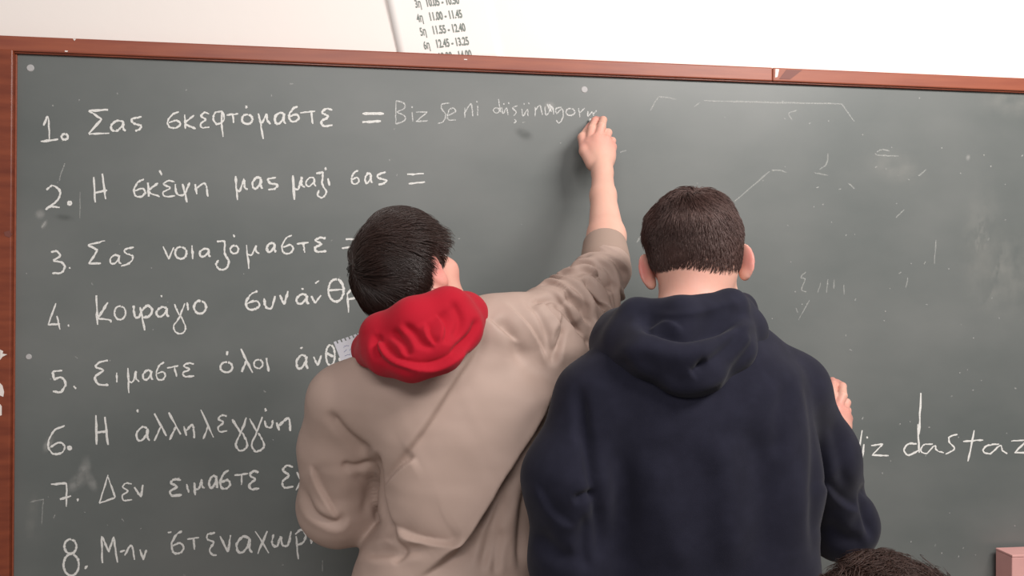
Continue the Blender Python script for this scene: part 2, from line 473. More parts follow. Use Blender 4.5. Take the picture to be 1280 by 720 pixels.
LINES = {
 1: S((54.5, 157), (60, 146), (62, 175)) + S((51, 177), (73, 174)) + O(81, 171, 4, 3.6) +
    S((135, 137), (111, 138.5)) + S((111, 138.5), (127, 149)) + S((127, 149), (111, 167.5)) + S((111, 167.5), (137, 166.5)) + G('a', 138, 151, 157, 164) +
    S((177, 146), (165, 149), (167, 154), (176, 157), (175, 161), (169, 164)) +
    G('s6', 209, 140, 226, 160) + G('k', 230, 143, 245, 161) + G('e', 250, 141, 262, 160) +
    S((278, 139), (269, 141), (267, 150), (272, 155), (280, 150), (278, 139), (277, 155), (279, 171)) +
    S((283, 144), (298, 142)) + S((291, 143), (292, 154)) + O(309, 149, 6.5, 6) + D(308, 133.5, 3) +
    S((323, 142), (326, 156), (329, 174)) + S((325, 152), (328, 153), (333, 142)) + S((333, 142), (334, 150), (338, 155)) +
    G('a', 343, 141, 357, 155) + G('s6', 361, 133, 374, 152) + S((375, 141), (394, 139)) + S((389, 140), (391, 155)) + G('e', 401, 136, 416, 158),
 '1b': S((453, 142), (480, 142)) + S((453, 152.5), (476, 151.5)),
 2: S((58, 237), (66, 232), (75, 239), (72, 250), (60, 260), (58, 261.5), (63, 258), (75, 259.5)) + O(87, 254, 2, 2) +
    S((117, 221), (119, 253)) + S((128, 217), (132, 249)) + S((118, 241), (134, 238)) +
    G('s6', 167, 224, 182, 246) + G('k', 184, 228, 200, 246) + S((199, 213), (202.5, 219)) + G('e', 203, 226, 219, 246) +
    S((219, 230), (221, 242), (230, 243), (237, 228)) + S((228, 230), (234, 253)) + S((244, 230), (246, 243)) + S((246, 235), (255, 229), (258, 234), (260, 246)) +
    S((294, 220), (297, 250)) + S((295, 237), (300, 238), (305, 224), (306, 234), (310, 237)) + G('a', 315, 222, 328, 236) + S((345, 222), (335, 224), (338, 229), (347, 231), (343, 236), (335, 237)) +
    S((366, 219), (368, 250)) + S((367, 235), (373, 236), (377, 221), (377, 231), (381, 234)) + G('a', 382, 222, 395, 233) +
    S((395, 217), (404, 215)) + S((404, 215), (403, 230), (408, 240), (403, 247), (397, 244), (399, 238)) + S((410, 223), (412, 232)) + D(407, 211, 3) +
    G('s6', 439, 213, 449, 230) + G('a', 456, 217, 465, 229) + S((482, 215), (472, 219), (474, 223), (483, 225), (480, 229), (473, 231)) + S((509, 218), (530, 217)) + S((511, 229.5), (531, 227.5)),
 3: S((64, 315), (71, 314), (75, 320), (67, 326), (77, 328), (81, 334), (76, 341), (65, 341.5)) + D(87, 335) +
    S((131, 301), (110, 306)) + S((110, 306), (122, 313)) + S((122, 313), (111, 329.5)) + S((111, 329.5), (126, 329)) + G('a', 137, 319, 151, 330) + S((167, 309), (156, 312), (158, 317), (166, 320), (163, 328), (151, 333)) +
    S((204, 308), (211, 324)) + S((211, 324), (217, 309)) + O(226, 316, 7, 7.5) + S((240, 307), (241, 324)) + G('a', 249, 311, 263, 321) +
    S((271, 302), (281, 301)) + S((281, 301), (281, 317), (286, 326), (283, 335), (275, 337), (270, 331), (273, 325)) + O(293, 312, 5, 5) + D(292.5, 295, 3) +
    S((308, 306), (311, 336)) + S((309, 318), (315, 318), (320, 307), (320, 314), (324, 317)) + G('a', 333, 304, 345, 315) + G('s6', 352, 294, 367, 317) +
    S((371, 305), (386, 303)) + S((379, 304), (381, 316)) + G('e', 393, 297, 408, 315) + S((432, 299), (446, 299)) + S((427, 310.5), (441, 308.5)),
 4: S((70, 379), (60, 406)) + S((60, 406), (75, 405)) + S((71, 395), (75, 412)) + D(85.5, 407, 2.5) +
    S((120.5, 369), (122, 406)) + S((135, 378), (122, 398)) + S((122, 398), (137, 400), (139, 403)) + O(150, 391, 7, 8.5) +
    S((167, 382), (168, 394), (172, 397), (176, 392), (175, 384)) + S((176, 386), (181, 413)) + S((176, 390), (184, 382), (190, 387), (187, 395), (179, 397)) +
    G('a', 195, 384, 211, 396) + D(202, 370, 2) + S((218, 380), (224, 394)) + S((231, 379), (224, 397), (217, 408), (221, 416), (229, 416), (232, 408), (226, 395)) + S((234, 378), (235, 388)) + O(250, 384, 7.5, 8) +
    G('s6', 307, 364, 325, 387) + S((330, 373), (332, 383), (339, 385), (344, 370)) + S((350, 369), (355, 381)) + S((355, 381), (360, 364)) + G('a', 370, 368, 386, 380) + D(378, 361, 2) +
    S((389, 370), (394, 379)) + S((394, 379), (401, 369)) + S((394, 354), (399, 351)) + O(420, 363, 9.5, 14) + S((411, 363), (428, 362)) + S((434, 366), (436, 391)) + S((434, 367), (441, 361), (448, 366), (444, 372), (436, 374)) + D(454, 371),
 5: S((78, 463), (66, 464.5)) + S((66, 464.5), (67, 474)) + S((67, 474), (77, 472), (82, 480), (76, 490), (66, 489)) + S((92, 482.5), (95, 486)) +
    S((135, 450.5), (124, 453), (120, 459), (129, 463), (119, 471), (123, 480), (136, 481.5)) + S((146, 466), (146, 478)) + S((160, 460), (161, 491)) + S((161, 477), (166, 477), (170, 464), (170, 473), (174, 477)) + G('a', 178, 463, 191, 475) + G('s6', 195, 453, 207, 475) + S((209, 460), (223, 457)) + S((218, 459), (221, 471)) + G('e', 228, 454, 243, 471) +
    O(283, 459, 7.5, 6.5) + S((284, 439), (284, 444)) + S((301, 436), (316, 466)) + S((308, 451), (302, 465)) + O(323, 455, 5.5, 5.5) + S((333, 447), (336, 465)) +
    G('a', 370, 444, 385, 461) + D(377, 435) + S((392, 446), (397, 457)) + S((397, 457), (402, 444)) + O(413, 444, 5.5, 13) + S((408, 441), (417, 446)) + S((424, 447), (426, 455)),
 6: S((81, 532), (67, 539), (60, 556), (66, 567), (77, 566), (81, 558), (74, 553), (63, 559)) + O(87, 560, 2, 1.8) + S((120, 519), (121, 556)) + S((131, 521), (135, 556)) + S((121, 541), (134, 539)) +
    G('a', 170, 534, 187, 551) + D(172, 514, 2.5) + S((193, 517), (208, 545)) + S((201, 533), (193, 551)) + S((211, 516), (226, 543)) + S((220, 533), (212, 550)) + S((230, 533), (233, 545)) + S((233, 538), (240, 531), (242, 537), (243, 548)) + S((251, 512), (267, 547)) + S((260, 533), (254, 549)) + G('e', 272, 519, 284, 540) +
    S((290, 524), (301, 541)) + S((308, 522), (301, 541), (295, 555), (299, 563), (307, 561), (309, 554), (303, 541)) + S((312, 523), (321, 540)) + S((328, 521), (321, 540), (315, 555), (319, 564), (327, 562), (330, 555), (323, 541)) + S((331, 526), (333, 533), (339, 534), (341, 525)) + D(332, 512, 4) + S((346, 528), (349, 538)) + S((349, 532), (359, 523), (362, 527), (363, 539)) + S((387, 519), (395, 517)),
 7: S((64, 605.5), (83, 604)) + S((83, 604), (83, 633)) + S((75, 624), (89, 620)) + D(97, 625, 3) + S((135, 594), (124, 629)) + S((124, 629), (144, 622)) + S((144, 622), (135, 596)) + G('e', 152, 604, 165, 626) + S((168, 609), (176, 621)) + S((176, 621), (179, 606)) +
    G('e', 212, 599, 227, 620) + S((233, 605), (236, 616)) + S((243, 603), (244, 619)) + S((244, 612), (249, 610), (252, 600), (253, 608), (256, 610)) + G('a', 261, 595, 272, 610) + S((271, 595), (272, 610)) + G('s6', 275, 588, 288, 611) + S((293, 594), (310, 592)) + S((302, 593), (302, 606)) + G('e', 311, 589, 324, 612) +
    G('e', 352, 582, 367, 610) + S((371, 590), (383, 613)) + S((383, 588), (370, 613)),
 8: O(88, 683, 7.5, 9) + O(89, 706, 9.5, 13.5) + S((109, 707), (106, 711)) + S((127, 670), (128, 704)) + S((128, 671), (136, 690)) + S((136, 690), (142, 671)) + S((142, 671), (147, 703)) + S((150, 690), (156, 688)) + S((156, 694), (163, 682), (166, 686), (168, 700)) + S((175, 687), (179, 700)) + S((179, 700), (183, 687)) +
    G('s6', 214, 664, 230, 692) + S((210, 666), (214, 665)) + S((234, 674), (249, 672)) + S((242, 673), (243, 687)) + S((269, 666), (260, 668), (259, 674), (267, 678), (262, 687), (265, 693), (271, 694)) + S((275, 670), (285, 690)) + S((285, 690), (288, 669)) + G('a', 295, 671, 315, 691) + S((319, 664), (336, 691)) + S((334, 664), (322, 692)) + S((342, 668), (340, 679), (346, 683), (351, 671), (353, 681), (360, 681), (364, 664)) + S((370, 670), (373, 699)) + S((369, 668), (377, 662), (382, 669), (379, 678), (372, 681)) + S((390, 667), (389, 680)),
}
THIN = (S((495, 126), (494.5, 155)) + S((495, 126), (505, 129), (505, 136), (497, 140), (506, 145), (505, 151), (494, 155)) + S((515, 140), (516, 152)) + D(515, 134) + S((520, 140), (534, 140)) + S((534, 140), (520, 152)) + S((520, 152), (535, 151)) +
    S((562, 129), (553, 130), (552, 136), (557, 143), (554, 152), (547, 154.5)) + S((560, 144), (569, 140), (567, 135), (561, 138), (560, 149), (570, 150)) + S((581, 135), (581, 147)) + S((581, 141), (588, 130), (590, 136), (591, 146)) + S((597, 132), (597, 145)) + D(596, 127) +
    O(620.5, 138, 3.6, 3.2) + S((623, 124), (626, 141)) + S((627, 134), (629, 142), (633, 135), (635, 144)) + D(630, 130) + D(636, 129) + S((647, 132), (641, 135), (645, 140), (642, 145)) + S((643, 149), (645, 152), (642, 154)) + S((652, 136), (654, 145), (659, 137), (660, 145)) + D(655, 130) + D(661, 129) +
    S((669, 134), (669, 145)) + S((669, 138), (675, 132), (678, 144)) + S((681, 133), (683, 144), (690, 134), (692, 143)) + S((684, 130), (689, 140), (687, 131), (692, 137)) + S((702, 134), (695, 136), (696, 142), (702, 136), (704, 145), (699, 154), (695, 150)) + O(713, 140, 5.5, 4.5) + S((723, 135), (725, 147)) + S((725, 141), (731, 135)) + S((735, 139), (735, 145), (740, 140), (742, 145)) + S((742, 142), (746, 138)))
RIGHT = (S((1078, 538), (1073, 567)) + S((1080, 555), (1078, 573)) + D(1084, 547, 2) + S((1089, 557), (1104, 555)) + S((1104, 555), (1090, 569)) + S((1090, 569), (1111, 569.5)) +
    S((1146, 555), (1135, 555), (1130, 563), (1136, 569), (1148, 563)) + S((1147, 530), (1149, 566)) + S((1151, 491), (1149, 543)) + S((1166, 555), (1155, 556), (1151, 563), (1158, 567), (1168, 557), (1171, 563), (1180, 566)) + S((1197, 543), (1187, 546), (1187, 553), (1193, 561), (1182, 568)) + S((1218, 538), (1210, 577)) + S((1204, 552), (1229, 550)) +
    S((1249, 555), (1234, 557), (1229, 564), (1238, 567), (1250, 557), (1253, 563), (1259, 567)) + S((1264, 551.5), (1284, 550)) + S((1284, 550), (1268, 566)) + S((1268, 566), (1292, 566)))
GHOST = (S((813, 138), (823, 121)) + S((823, 121), (833, 122), (845, 124)) + S((880, 126), (960, 128), (1052, 130)) + S((1052, 129.5), (1068, 152)) + S((918, 252), (962, 214)) + S((965, 213), (975, 213), (984, 216)) + S((1093, 192), (1100, 194.5), (1123, 195)) + S((1096, 190), (1103, 187), (1112, 189)) +
    S((1007, 340), (1001, 347), (1006, 349), (1002, 362), (1008, 365)) + S((1022, 366), (1026, 353)) + S((1033, 366), (1035, 349)) + S((1043, 350), (1042, 361)) + S((1055, 356), (1055, 368)) + S((995, 385), (997, 391)) + S((998, 400), (1012, 375)) + S((1132, 360), (1135, 347)) + S((1035, 192), (1033, 205), (1024, 212)) + S((1018, 216), (1035, 219)) + S((1060, 229), (1068, 236)) + S((1148, 220), (1158, 212)) +
    S((38, 627.5), (55, 624)) + S((54, 624), (52, 655)) + S((100, 240), (100, 273)) + S((81, 204), (76, 218), (74, 226)) + S((52, 285), (57, 277)) + S((775, 190.5), (783, 188)) + S((796, 303), (801, 295)) + S((1130, 262), (1120, 272)) + S((1170, 300), (1168, 330)) + S((1062, 680), (1068, 690)) + S((868, 133), (875, 128)) + S((990, 150), (986, 142), (996, 138)) + S((403, 700), (403, 714)) + S((152, 648), (155, 652)) + S((67, 648), (69, 643)) + S((362, 105), (367, 104.5)))

def ribbons(strokes, wpx, y, seed, smoothn=6):
    r = np.random.default_rng(seed); vs, fs = [], []
    for s in strokes:
        L = catmull(s, smoothn)
        if len(L) == 2: L = np.linspace(L[0], L[1], 7)
        L = L + r.normal(size=L.shape) * 0.18
        T = np.gradient(L, axis=0); T /= (np.linalg.norm(T, axis=1)[:, None] + 1e-9)
        Nn = np.stack([-T[:, 1], T[:, 0]], 1)
        w = wpx * 0.5 * r.uniform(0.8, 1.15) * (1 + 0.22 * r.normal(size=len(L)))
        w[0] *= 0.7; w[-1] *= 0.6; w = np.clip(w, wpx * 0.25, wpx * 0.8)
        b = len(vs)
        for i in range(len(L)):
            yy = y - 0.000004 * i
            vs += [px(*(L[i] + Nn[i] * w[i]), yy), px(*(L[i] - Nn[i] * w[i]), yy)]
        fs += [(b + 2 * i, b + 2 * i + 1, b + 2 * i + 3, b + 2 * i + 2) for i in range(len(L) - 1)]
        y -= 0.000004
    return np_mesh('chalk', vs, fs, False)
words = {1: 'first line of Greek chalk words', '1b': 'thick chalk equals sign', 2: 'second line of Greek chalk words', 3: 'third line of Greek chalk words', 4: 'fourth line of Greek chalk words', 5: 'fifth line of Greek chalk words', 6: 'sixth line of Greek chalk words', 7: 'seventh line of Greek chalk words', 8: 'eighth line of Greek chalk words'}
def cluster(strokes, gap):
    out = []
    for st in sorted(strokes, key=lambda t: min(p[0] for p in t)):
        a, b = min(p[0] for p in st), max(p[0] for p in st)
        if out and a - out[-1][0] < gap: out[-1][1].append(st); out[-1][0] = max(out[-1][0], b)
        else: out.append([b, [st]])
    return [c[1] for c in out]
sd_ = 100
for k, st in LINES.items():
    for w in ([st] if k == '1b' else cluster(st, 15.5)):
        sd_ += 1
        link('equals_sign' if k == '1b' else 'chalk_word', ribbons(w, 3.2 if k == '1b' else 2.45, -0.0005, sd_), M_CHALK, board)
for w in cluster(THIN, 11):
    sd_ += 1
    link('chalk_word', ribbons(w, 1.5, -0.0005, sd_), M_CHALKT, board)['label'] = 'thin chalk word'
for w in cluster(RIGHT, 15):
    sd_ += 1
    link('chalk_word', ribbons(w, 2.0, -0.0005, sd_), M_CHALK, board)
for w in GHOST:
    sd_ += 1
    link('chalk_mark', ribbons([w], 1.5, -0.0005, sd_), M_FAINT, board)['label'] = 'faint half wiped chalk line'

def smudge(u, v, ru, rv, rot, m, n=10, seg=28):
    c = px(u, v, -0.0004); ex = (px(u + 1, v, 0) - px(u, v, 0))[0]
    vs = [c]; fade = [1.0]; fs = []
    for i in range(1, n + 1):
        for j in range(seg):
            t = 2 * math.pi * j / seg; a = ru * i / n * math.cos(t); b = rv * i / n * math.sin(t)
            x = a * math.cos(rot) - b * math.sin(rot); y = a * math.sin(rot) + b * math.cos(rot)
            vs.append(c + V(x * ex, 0, -y * ex)); fade.append((1 - (i / n) ** 2) ** 2)
    for j in range(seg): fs.append((0, 1 + (j + 1) % seg, 1 + j))
    for i in range(n - 1):
        for j in range(seg):
            a = 1 + i * seg + j; b = 1 + i * seg + (j + 1) % seg
            fs.append((a, b, b + seg, a + seg))
    me = np_mesh('smudge', vs, fs, False)
    at = me.attributes.new('fade', 'FLOAT', 'POINT'); at.data.foreach_set('value', fade)
    return link('chalk_smudge', me, m, board)
for a in ((105, 590, 10, 26, 0.2, M_SMUDGE), (94, 604, 10, 19, 0.6, M_SMUDGE), (114, 602, 8, 18, -0.4, M_SMUDGE), (50, 268, 8, 9, 0.4, M_SMUDGE), (55, 281, 4, 9, 0.5, M_SMUDGE), (60, 555, 7, 16, 0.4, M_SMUDGE), (687, 133, 9, 8, 0, M_SMUDGE), (1210, 197, 3.5, 5, 0.3, M_SMUDGE),
          (1255, 340, 60, 70, 0.3, M_HAZE), (1265, 85 + 40, 60, 30, 0.0, M_HAZE), (80, 272, 16, 6, 0.1, M_DARKSM), (655, 168, 16, 9, 0.4, M_DARKSM), (1120, 210, 50, 25, 0.2, M_HAZE), (1225, 300, 30, 80, 0.1, M_HAZE), (40, 645, 10, 40, 0.1, M_HAZE)):
    smudge(*a)
sp = []
for i in range(150):
    u = RNG.uniform(30, 1280); v = RNG.uniform(105, 720)
    if i > 90: u = RNG.uniform(950, 1280)
    sp += [[(u, v), (u + RNG.normal() * 1.3, v + RNG.normal() * 1.3 + .4)]]
o = link('chalk_specks', ribbons(sp, 1.2, -0.00045, 130), M_FAINT, board); o['kind'] = 'stuff'

# ------------------------------------------------------------------ timetable sheet tucked behind the frame
PY = 0.0165
c4 = [px(481, -14, PY), px(608, -30, PY), px(630, 77, PY), px(499.5, 74, PY)]
nx_, ny_ = 14, 10; vs = []; fs = []
for j in range(ny_ + 1):
    for i in range(nx_ + 1):
        s, t = i / nx_, j / ny_
        p = (c4[0] * (1 - s) + c4[1] * s) * (1 - t) + (c4[3] * (1 - s) + c4[2] * s) * t
        lift = 0.0045 * (1 - s) ** 12 * (1 - t) ** 1.2       # the left edge curls off the wall
        vs.append(p + V(0, -lift, 0))
for j in range(ny_):
    for i in range(nx_):
        a = j * (nx_ + 1) + i; fs.append((a, a + nx_ + 1, a + nx_ + 2, a + 1))
nv = len(vs)
vs += [p + V(0, 0.0007, 0) for p in vs]
fs += [tuple(k + nv for k in f[::-1]) for f in fs]
rim = [(i) for i in range(nx_ + 1)] + [j * (nx_ + 1) + nx_ for j in range(1, ny_ + 1)] + [ny_ * (nx_ + 1) + i for i in range(nx_ - 1, -1, -1)] + [j * (nx_ + 1) for j in range(ny_ - 1, 0, -1)]
for i in range(len(rim)):
    a, b = rim[i], rim[(i + 1) % len(rim)]; fs.append((a, b, b + nv, a + nv))
sheet = link('timetable_sheet', np_mesh('sheet', vs, fs), M_PAPER)
tag(sheet, 'white printed timetable sheet with class hours on the wall above the blackboard frame', 'paper')

def text_mesh(s, P, ang, shear, size, squeeze, bold):
    cu = bpy.data.curves.new('t', 'FONT'); cu.body = s; cu.size = size; cu.shear = shear; cu.offset = bold
    o = bpy.data.objects.new('t', cu); C.objects.link(o)
    dg = bpy.context.evaluated_depsgraph_get(); dg.update()
    me = bpy.data.meshes.new_from_object(o.evaluated_get(dg))
    bpy.data.objects.remove(o)
    R = Matrix.Rotation(math.pi / 2, 4, 'X') ; R = Matrix.Rotation(-ang, 4, 'Y') @ R
    me.transform(Matrix.Translation(Vector(P)) @ R @ Matrix.Diagonal((squeeze, 1, 1, 1)))
    return me
TY = PY - 0.0012
for (a, b, ua, va, ub, vb) in (('3η', '10.05 - 10.50', 519.5, 9.5, 533, 8), ('4η', '11.00 - 11.45', 522, 27.5, 537, 25.5), ('5η', '11.55 - 12.40', 526, 44.5, 541, 42.5), ('6η', '12.45 - 13.25', 530.5, 61.5, 545.5, 59.5), ('7η', '13.30 - 14.00', 534, 78.5, 549, 76)):
    bits = [text_mesh(s, px(u, v, TY), math.radians(8), -0.16, 0.0265, q, bo) for s, u, v, q, bo in ((a, ua, va, 0.52, 0.0004), (b, ub, vb, 0.555, 0.0007))]
    bm = bmesh.new()
    for m_ in bits: bm.from_mesh(m_)
    me = bpy.data.meshes.new('print'); bm.to_mesh(me); bm.free()
    link('printed_line', me, M_INK, sheet)

# ------------------------------------------------------------------ pink box on the chalk ledge
def pink_box():
    yb = -0.0150
    p0 = px(1244.5, 684.5, yb)          # back left top corner
    x0 = p0[0]; z1 = p0[2]; z0 = bot + 0.0005
    t = empty('wooden_box', (x0 + 0.09, -0.045, z0), 'pink box standing on the chalk ledge at the lower right corner', 'box')
    link('box_body', box_mesh('box', (x0, -0.071, z0), (x0 + 0.2, yb, z1 - 0.006), 0.002), M_PINK, t)
    link('box_lid', box_mesh('lid', (x0 - 0.0004, -0.072, z1 - 0.006), (x0 + 0.2004, yb, z1), 0.0015), M_PINK, t)
pink_box()

# ------------------------------------------------------------------ people
def rot_head(yaw, pitch, roll):
    """columns right / forward / up; yaw turns the face to the right, pitch lifts it, roll leans the crown to the left"""
    yaw, pitch, roll = map(math.radians, (yaw, pitch, roll))
    f = V(math.sin(yaw) * math.cos(pitch), math.cos(yaw) * math.cos(pitch), math.sin(pitch))
    r = V(math.cos(yaw), -math.sin(yaw), 0); u = np.cross(r, f)
    return np.stack([r * math.cos(roll) + u * math.sin(roll), f, u * math.cos(roll) - r * math.sin(roll)], 1)

SK_C = V(0, -0.012, 0.036); SK_R = V(0.0735, 0.094, 0.083)
def head_prims(c, R, flare, S=1.0, es=1.0):
    L = lambda fn: local(fn, c, R, S)
    P = [(L(ell(SK_C, SK_R)), 'u', 0.001), (L(ell((0, -0.03, 0.0), (0.066, 0.07, 0.07))), 'u', 0.02),
         (L(ell((0, 0.030, -0.030), (0.060, 0.062, 0.080))), 'u', 0.025), (L(ell((0, 0.055, -0.093), (0.030, 0.028, 0.022))), 'u', 0.025),
         (L(rc((-0.050, 0.0, -0.060), (-0.02, 0.062, -0.095), 0.014, 0.014)), 'u', 0.02), (L(rc((0.050, 0.0, -0.060), (0.02, 0.062, -0.095), 0.014, 0.014)), 'u', 0.02),
         (L(ell((-0.040, 0.058, -0.022), (0.022, 0.024, 0.022))), 'u', 0.015), (L(ell((0.040, 0.058, -0.022), (0.022, 0.024, 0.022))), 'u', 0.015),
         (L(rc((-0.045, 0.072, 0.030), (-0.012, 0.086, 0.028), 0.008, 0.008)), 'u', 0.012), (L(rc((0.045, 0.072, 0.030), (0.012, 0.086, 0.028), 0.008, 0.008)), 'u', 0.012),
         (L(ell((-0.031, 0.094, 0.008), (0.016, 0.013, 0.010))), 's', 0.010), (L(ell((0.031, 0.094, 0.008), (0.016, 0.013, 0.010))), 's', 0.010),
         (L(rc((0, 0.086, 0.018), (0, 0.108, -0.026), 0.007, 0.010)), 'u', 0.010), (L(rc((-0.011, 0.095, -0.032), (0.011, 0.095, -0.032), 0.008, 0.008)), 'u', 0.008),
         (L(rc((-0.018, 0.086, -0.056), (0.018, 0.086, -0.056), 0.0055, 0.0055)), 'u', 0.006), (L(rc((-0.015, 0.084, -0.066), (0.015, 0.084, -0.066), 0.0065, 0.0065)), 'u', 0.006),
         (L(rc((-0.020, 0.0945, -0.061), (0.020, 0.0945, -0.061), 0.0018, 0.0018)), 's', 0.003),
         ]
    for s in (-1, 1):
        fl = math.radians(flare)
        e1 = V(s * math.sin(fl), -math.cos(fl), 0.10); e1 /= np.linalg.norm(e1)
        e2 = V(0, 0.12, 1.0); e2 -= e1 * (e1 @ e2); e2 /= np.linalg.norm(e2)
        e3 = np.cross(e1, e2) ; e3 *= np.sign(e3[0] * s)
        Re = np.stack([e1, e2, e3], 1)
        ec = V(s * 0.0725, 0.004, -0.004) + e1 * 0.014 * es
        ev_ = lambda *a: V(*a) * es
        P += [(L(ell(ec, ev_(0.0185, 0.031, 0.0062), Re)), 'u', 0.006), (L(ell(ec - e2 * 0.024 * es - e1 * 0.006 * es, ev_(0.009, 0.011, 0.006), Re)), 'u', 0.006),
              (L(ell(ec + e3 * 0.0062 * es + e2 * 0.002 - e1 * 0.001, ev_(0.0125, 0.0225, 0.0058), Re)), 's', 0.004),
              (L(ell(ec + e3 * 0.002 - e1 * 0.004 - e2 * 0.002, ev_(0.005, 0.014, 0.0045), Re)), 'u', 0.005)]
    return P

def flush_attr(me, pts_rads):
    n = len(me.vertices); co = np.empty(n * 3, np.float32); me.vertices.foreach_get('co', co); co = co.reshape(-1, 3)
    val = np.zeros(n)
    for c, r, a in pts_rads:
        d = np.linalg.norm(co - np.asarray(c), axis=1); val = np.maximum(val, a * np.clip(1.4 - d / r, 0, 1))
    at = me.attributes.new('flush', 'FLOAT', 'POINT'); at.data.foreach_set('value', val.astype(np.float32))

def eyes(c, R, parent, hairm, S=1.0):
    R = R * S
    for s in (-1, 1):
        bm = bmesh.new(); bmesh.ops.create_uvsphere(bm, u_segments=20, v_segments=12, radius=0.0118)
        me = bpy.data.meshes.new('eye'); bm.to_mesh(me); bm.free()
        me.materials.append(M_EYE); me.materials.append(M_HOLE)
        for p in me.polygons:
            p.use_smooth = True
            if p.center.z > 0.0100: p.material_index = 1
        Z = Matrix(((1, 0, 0), (0, 0, 1), (0, -1, 0))).to_4x4()
        me.transform(Matrix.Translation(Vector(c + R @ V(s * 0.031, 0.0755, 0.008))) @ Matrix([list(r) for r in R]).to_4x4() @ Z)
        link('eye', me, None, parent)
        pr = [(local(rc((s * 0.046, 0.0775, 0.036), (s * 0.014, 0.0935, 0.034), 0.0028, 0.0038), c, R / S, S), 'u', 0.001)]
        w = c + R @ V(s * 0.03, 0.085, 0.035)
        v, q = sdf_mesh('b', pr, w - 0.04, w + 0.04, 0.0015, 1)
        link('eyebrow', fast_mesh('eyebrow', v, q), hairm, parent)

BASE = (ell(SK_C, SK_R), ell((0, -0.03, 0.0), (0.066, 0.07, 0.07)))
def make_hair(c, R, parent, m, n, whorl, length, lift, keep, down, seed, curl=0.0, rad=0.0007, cap=0.006, lift_fn=None, label=None, steps=9, capcut=None, sweep=None, S=1.0, clump=0.0):
    r = np.random.default_rng(seed)
    d = r.normal(size=(n * 4, 3)); d /= np.linalg.norm(d, axis=1)[:, None]
    p = SK_C + SK_R * d * 1.01
    p = p[keep(p)][:n]; n = len(p)
    q0 = (p - SK_C) / SK_R
    w = np.asarray(whorl, float); w /= np.linalg.norm(w)
    ln = length(p) * r.uniform(0.75, 1.15, n)
    lf = (lift_fn(p) if lift_fn else np.full(n, lift)) * r.uniform(0.55, 1.15, n)
    jit = r.normal(size=(n, 3)) * 0.16
    lay = r.uniform(0.0, 1.0, n)
    cl = np.zeros((n, 3)); ch = np.zeros(n)
    for i in range(6):
        kk = r.normal(size=3) * 55; a_ = r.normal(size=3); s_ = np.sin(p @ kk + r.uniform(0, 6.28)); cl += a_ * s_[:, None] * 0.4; ch += s_ * 0.3
    jit = jit + cl * clump; lf = lf * (1 + ch * min(clump * 1.5, 0.7))
    pts = []; cur = q0.copy()
    ph = r.uniform(0, 6.28, n)
    for k in range(steps):
        t = k / (steps - 1)
        off = cap * 0.9 + lf * (1 - (1 - t) ** 2.2)
        pw = SK_C + SK_R * cur
        nn = cur / SK_R; nn /= np.linalg.norm(nn, axis=1)[:, None]
        bd = smin(BASE[0](pw), BASE[1](pw), 0.02)
        pos = pw + nn * (off - bd)[:, None]
        if curl:
            a = ph + t * 9.0
            tx = np.cross(nn, w); tx /= (np.linalg.norm(tx, axis=1)[:, None] + 1e-6); ty = np.cross(nn, tx)
            pos = pos + curl * (tx * np.cos(a)[:, None] + ty * np.sin(a)[:, None]) * (0.3 + t)
        pts.append(pos)
        flow = cur - w
        flow = flow / (np.linalg.norm(flow, axis=1)[:, None] + 1e-6) + np.asarray(down) + jit
        if sweep is not None: flow = flow + sweep(pw)
        flow -= nn * np.sum(flow * nn, 1)[:, None]
        flow /= (np.linalg.norm(flow, axis=1)[:, None] + 1e-6)
        cur = cur + flow * (ln / (steps - 1))[:, None] / SK_R
        cur /= np.linalg.norm(cur, axis=1)[:, None]
    Pn = np.stack(pts, 1)                                   # n, steps, 3
    T = np.gradient(Pn, axis=1); T /= np.linalg.norm(T, axis=2)[..., None] + 1e-9
    A = np.cross(T, Pn - SK_C); A /= np.linalg.norm(A, axis=2)[..., None] + 1e-9
    Bv = np.cross(T, A)
    rr = rad * (1 - 0.75 * (np.linspace(0, 1, steps) ** 2))[None, :, None] * r.uniform(0.7, 1.3, n)[:, None, None]
    ring = [Pn + rr * (A * math.cos(a) + Bv * math.sin(a)) for a in (0, 2.094, 4.189)]
    vv = np.stack(ring, 2)                                  # n, steps, 3(ring), 3
    idx = np.arange(n * steps * 3).reshape(n, steps, 3)
    fq = []
    for j in range(3):
        j2 = (j + 1) % 3
        fq.append(np.stack([idx[:, :-1, j], idx[:, :-1, j2], idx[:, 1:, j2], idx[:, 1:, j]], -1).reshape(-1, 4))
    vv = vv.reshape(-1, 3); fq = np.concatenate(fq)
    # scalp layer under the strands
    pr = [(ell(SK_C, SK_R + cap), 'u', 0.001), (ell((0, -0.03, 0.0), V(0.066, 0.07, 0.07) + cap), 'u', 0.02)] + capcut
    cv, cq = sdf_mesh('cap', pr, SK_C - 0.15, SK_C + 0.15, 0.003, 2)
    V_ = np.vstack([cv, vv]) @ R.T * S + c
    me = fast_mesh('hair', V_, np.vstack([cq, fq + len(cv)]))
    o = link('hair', me, m, parent)
    if label: o['label'] = label
    return o

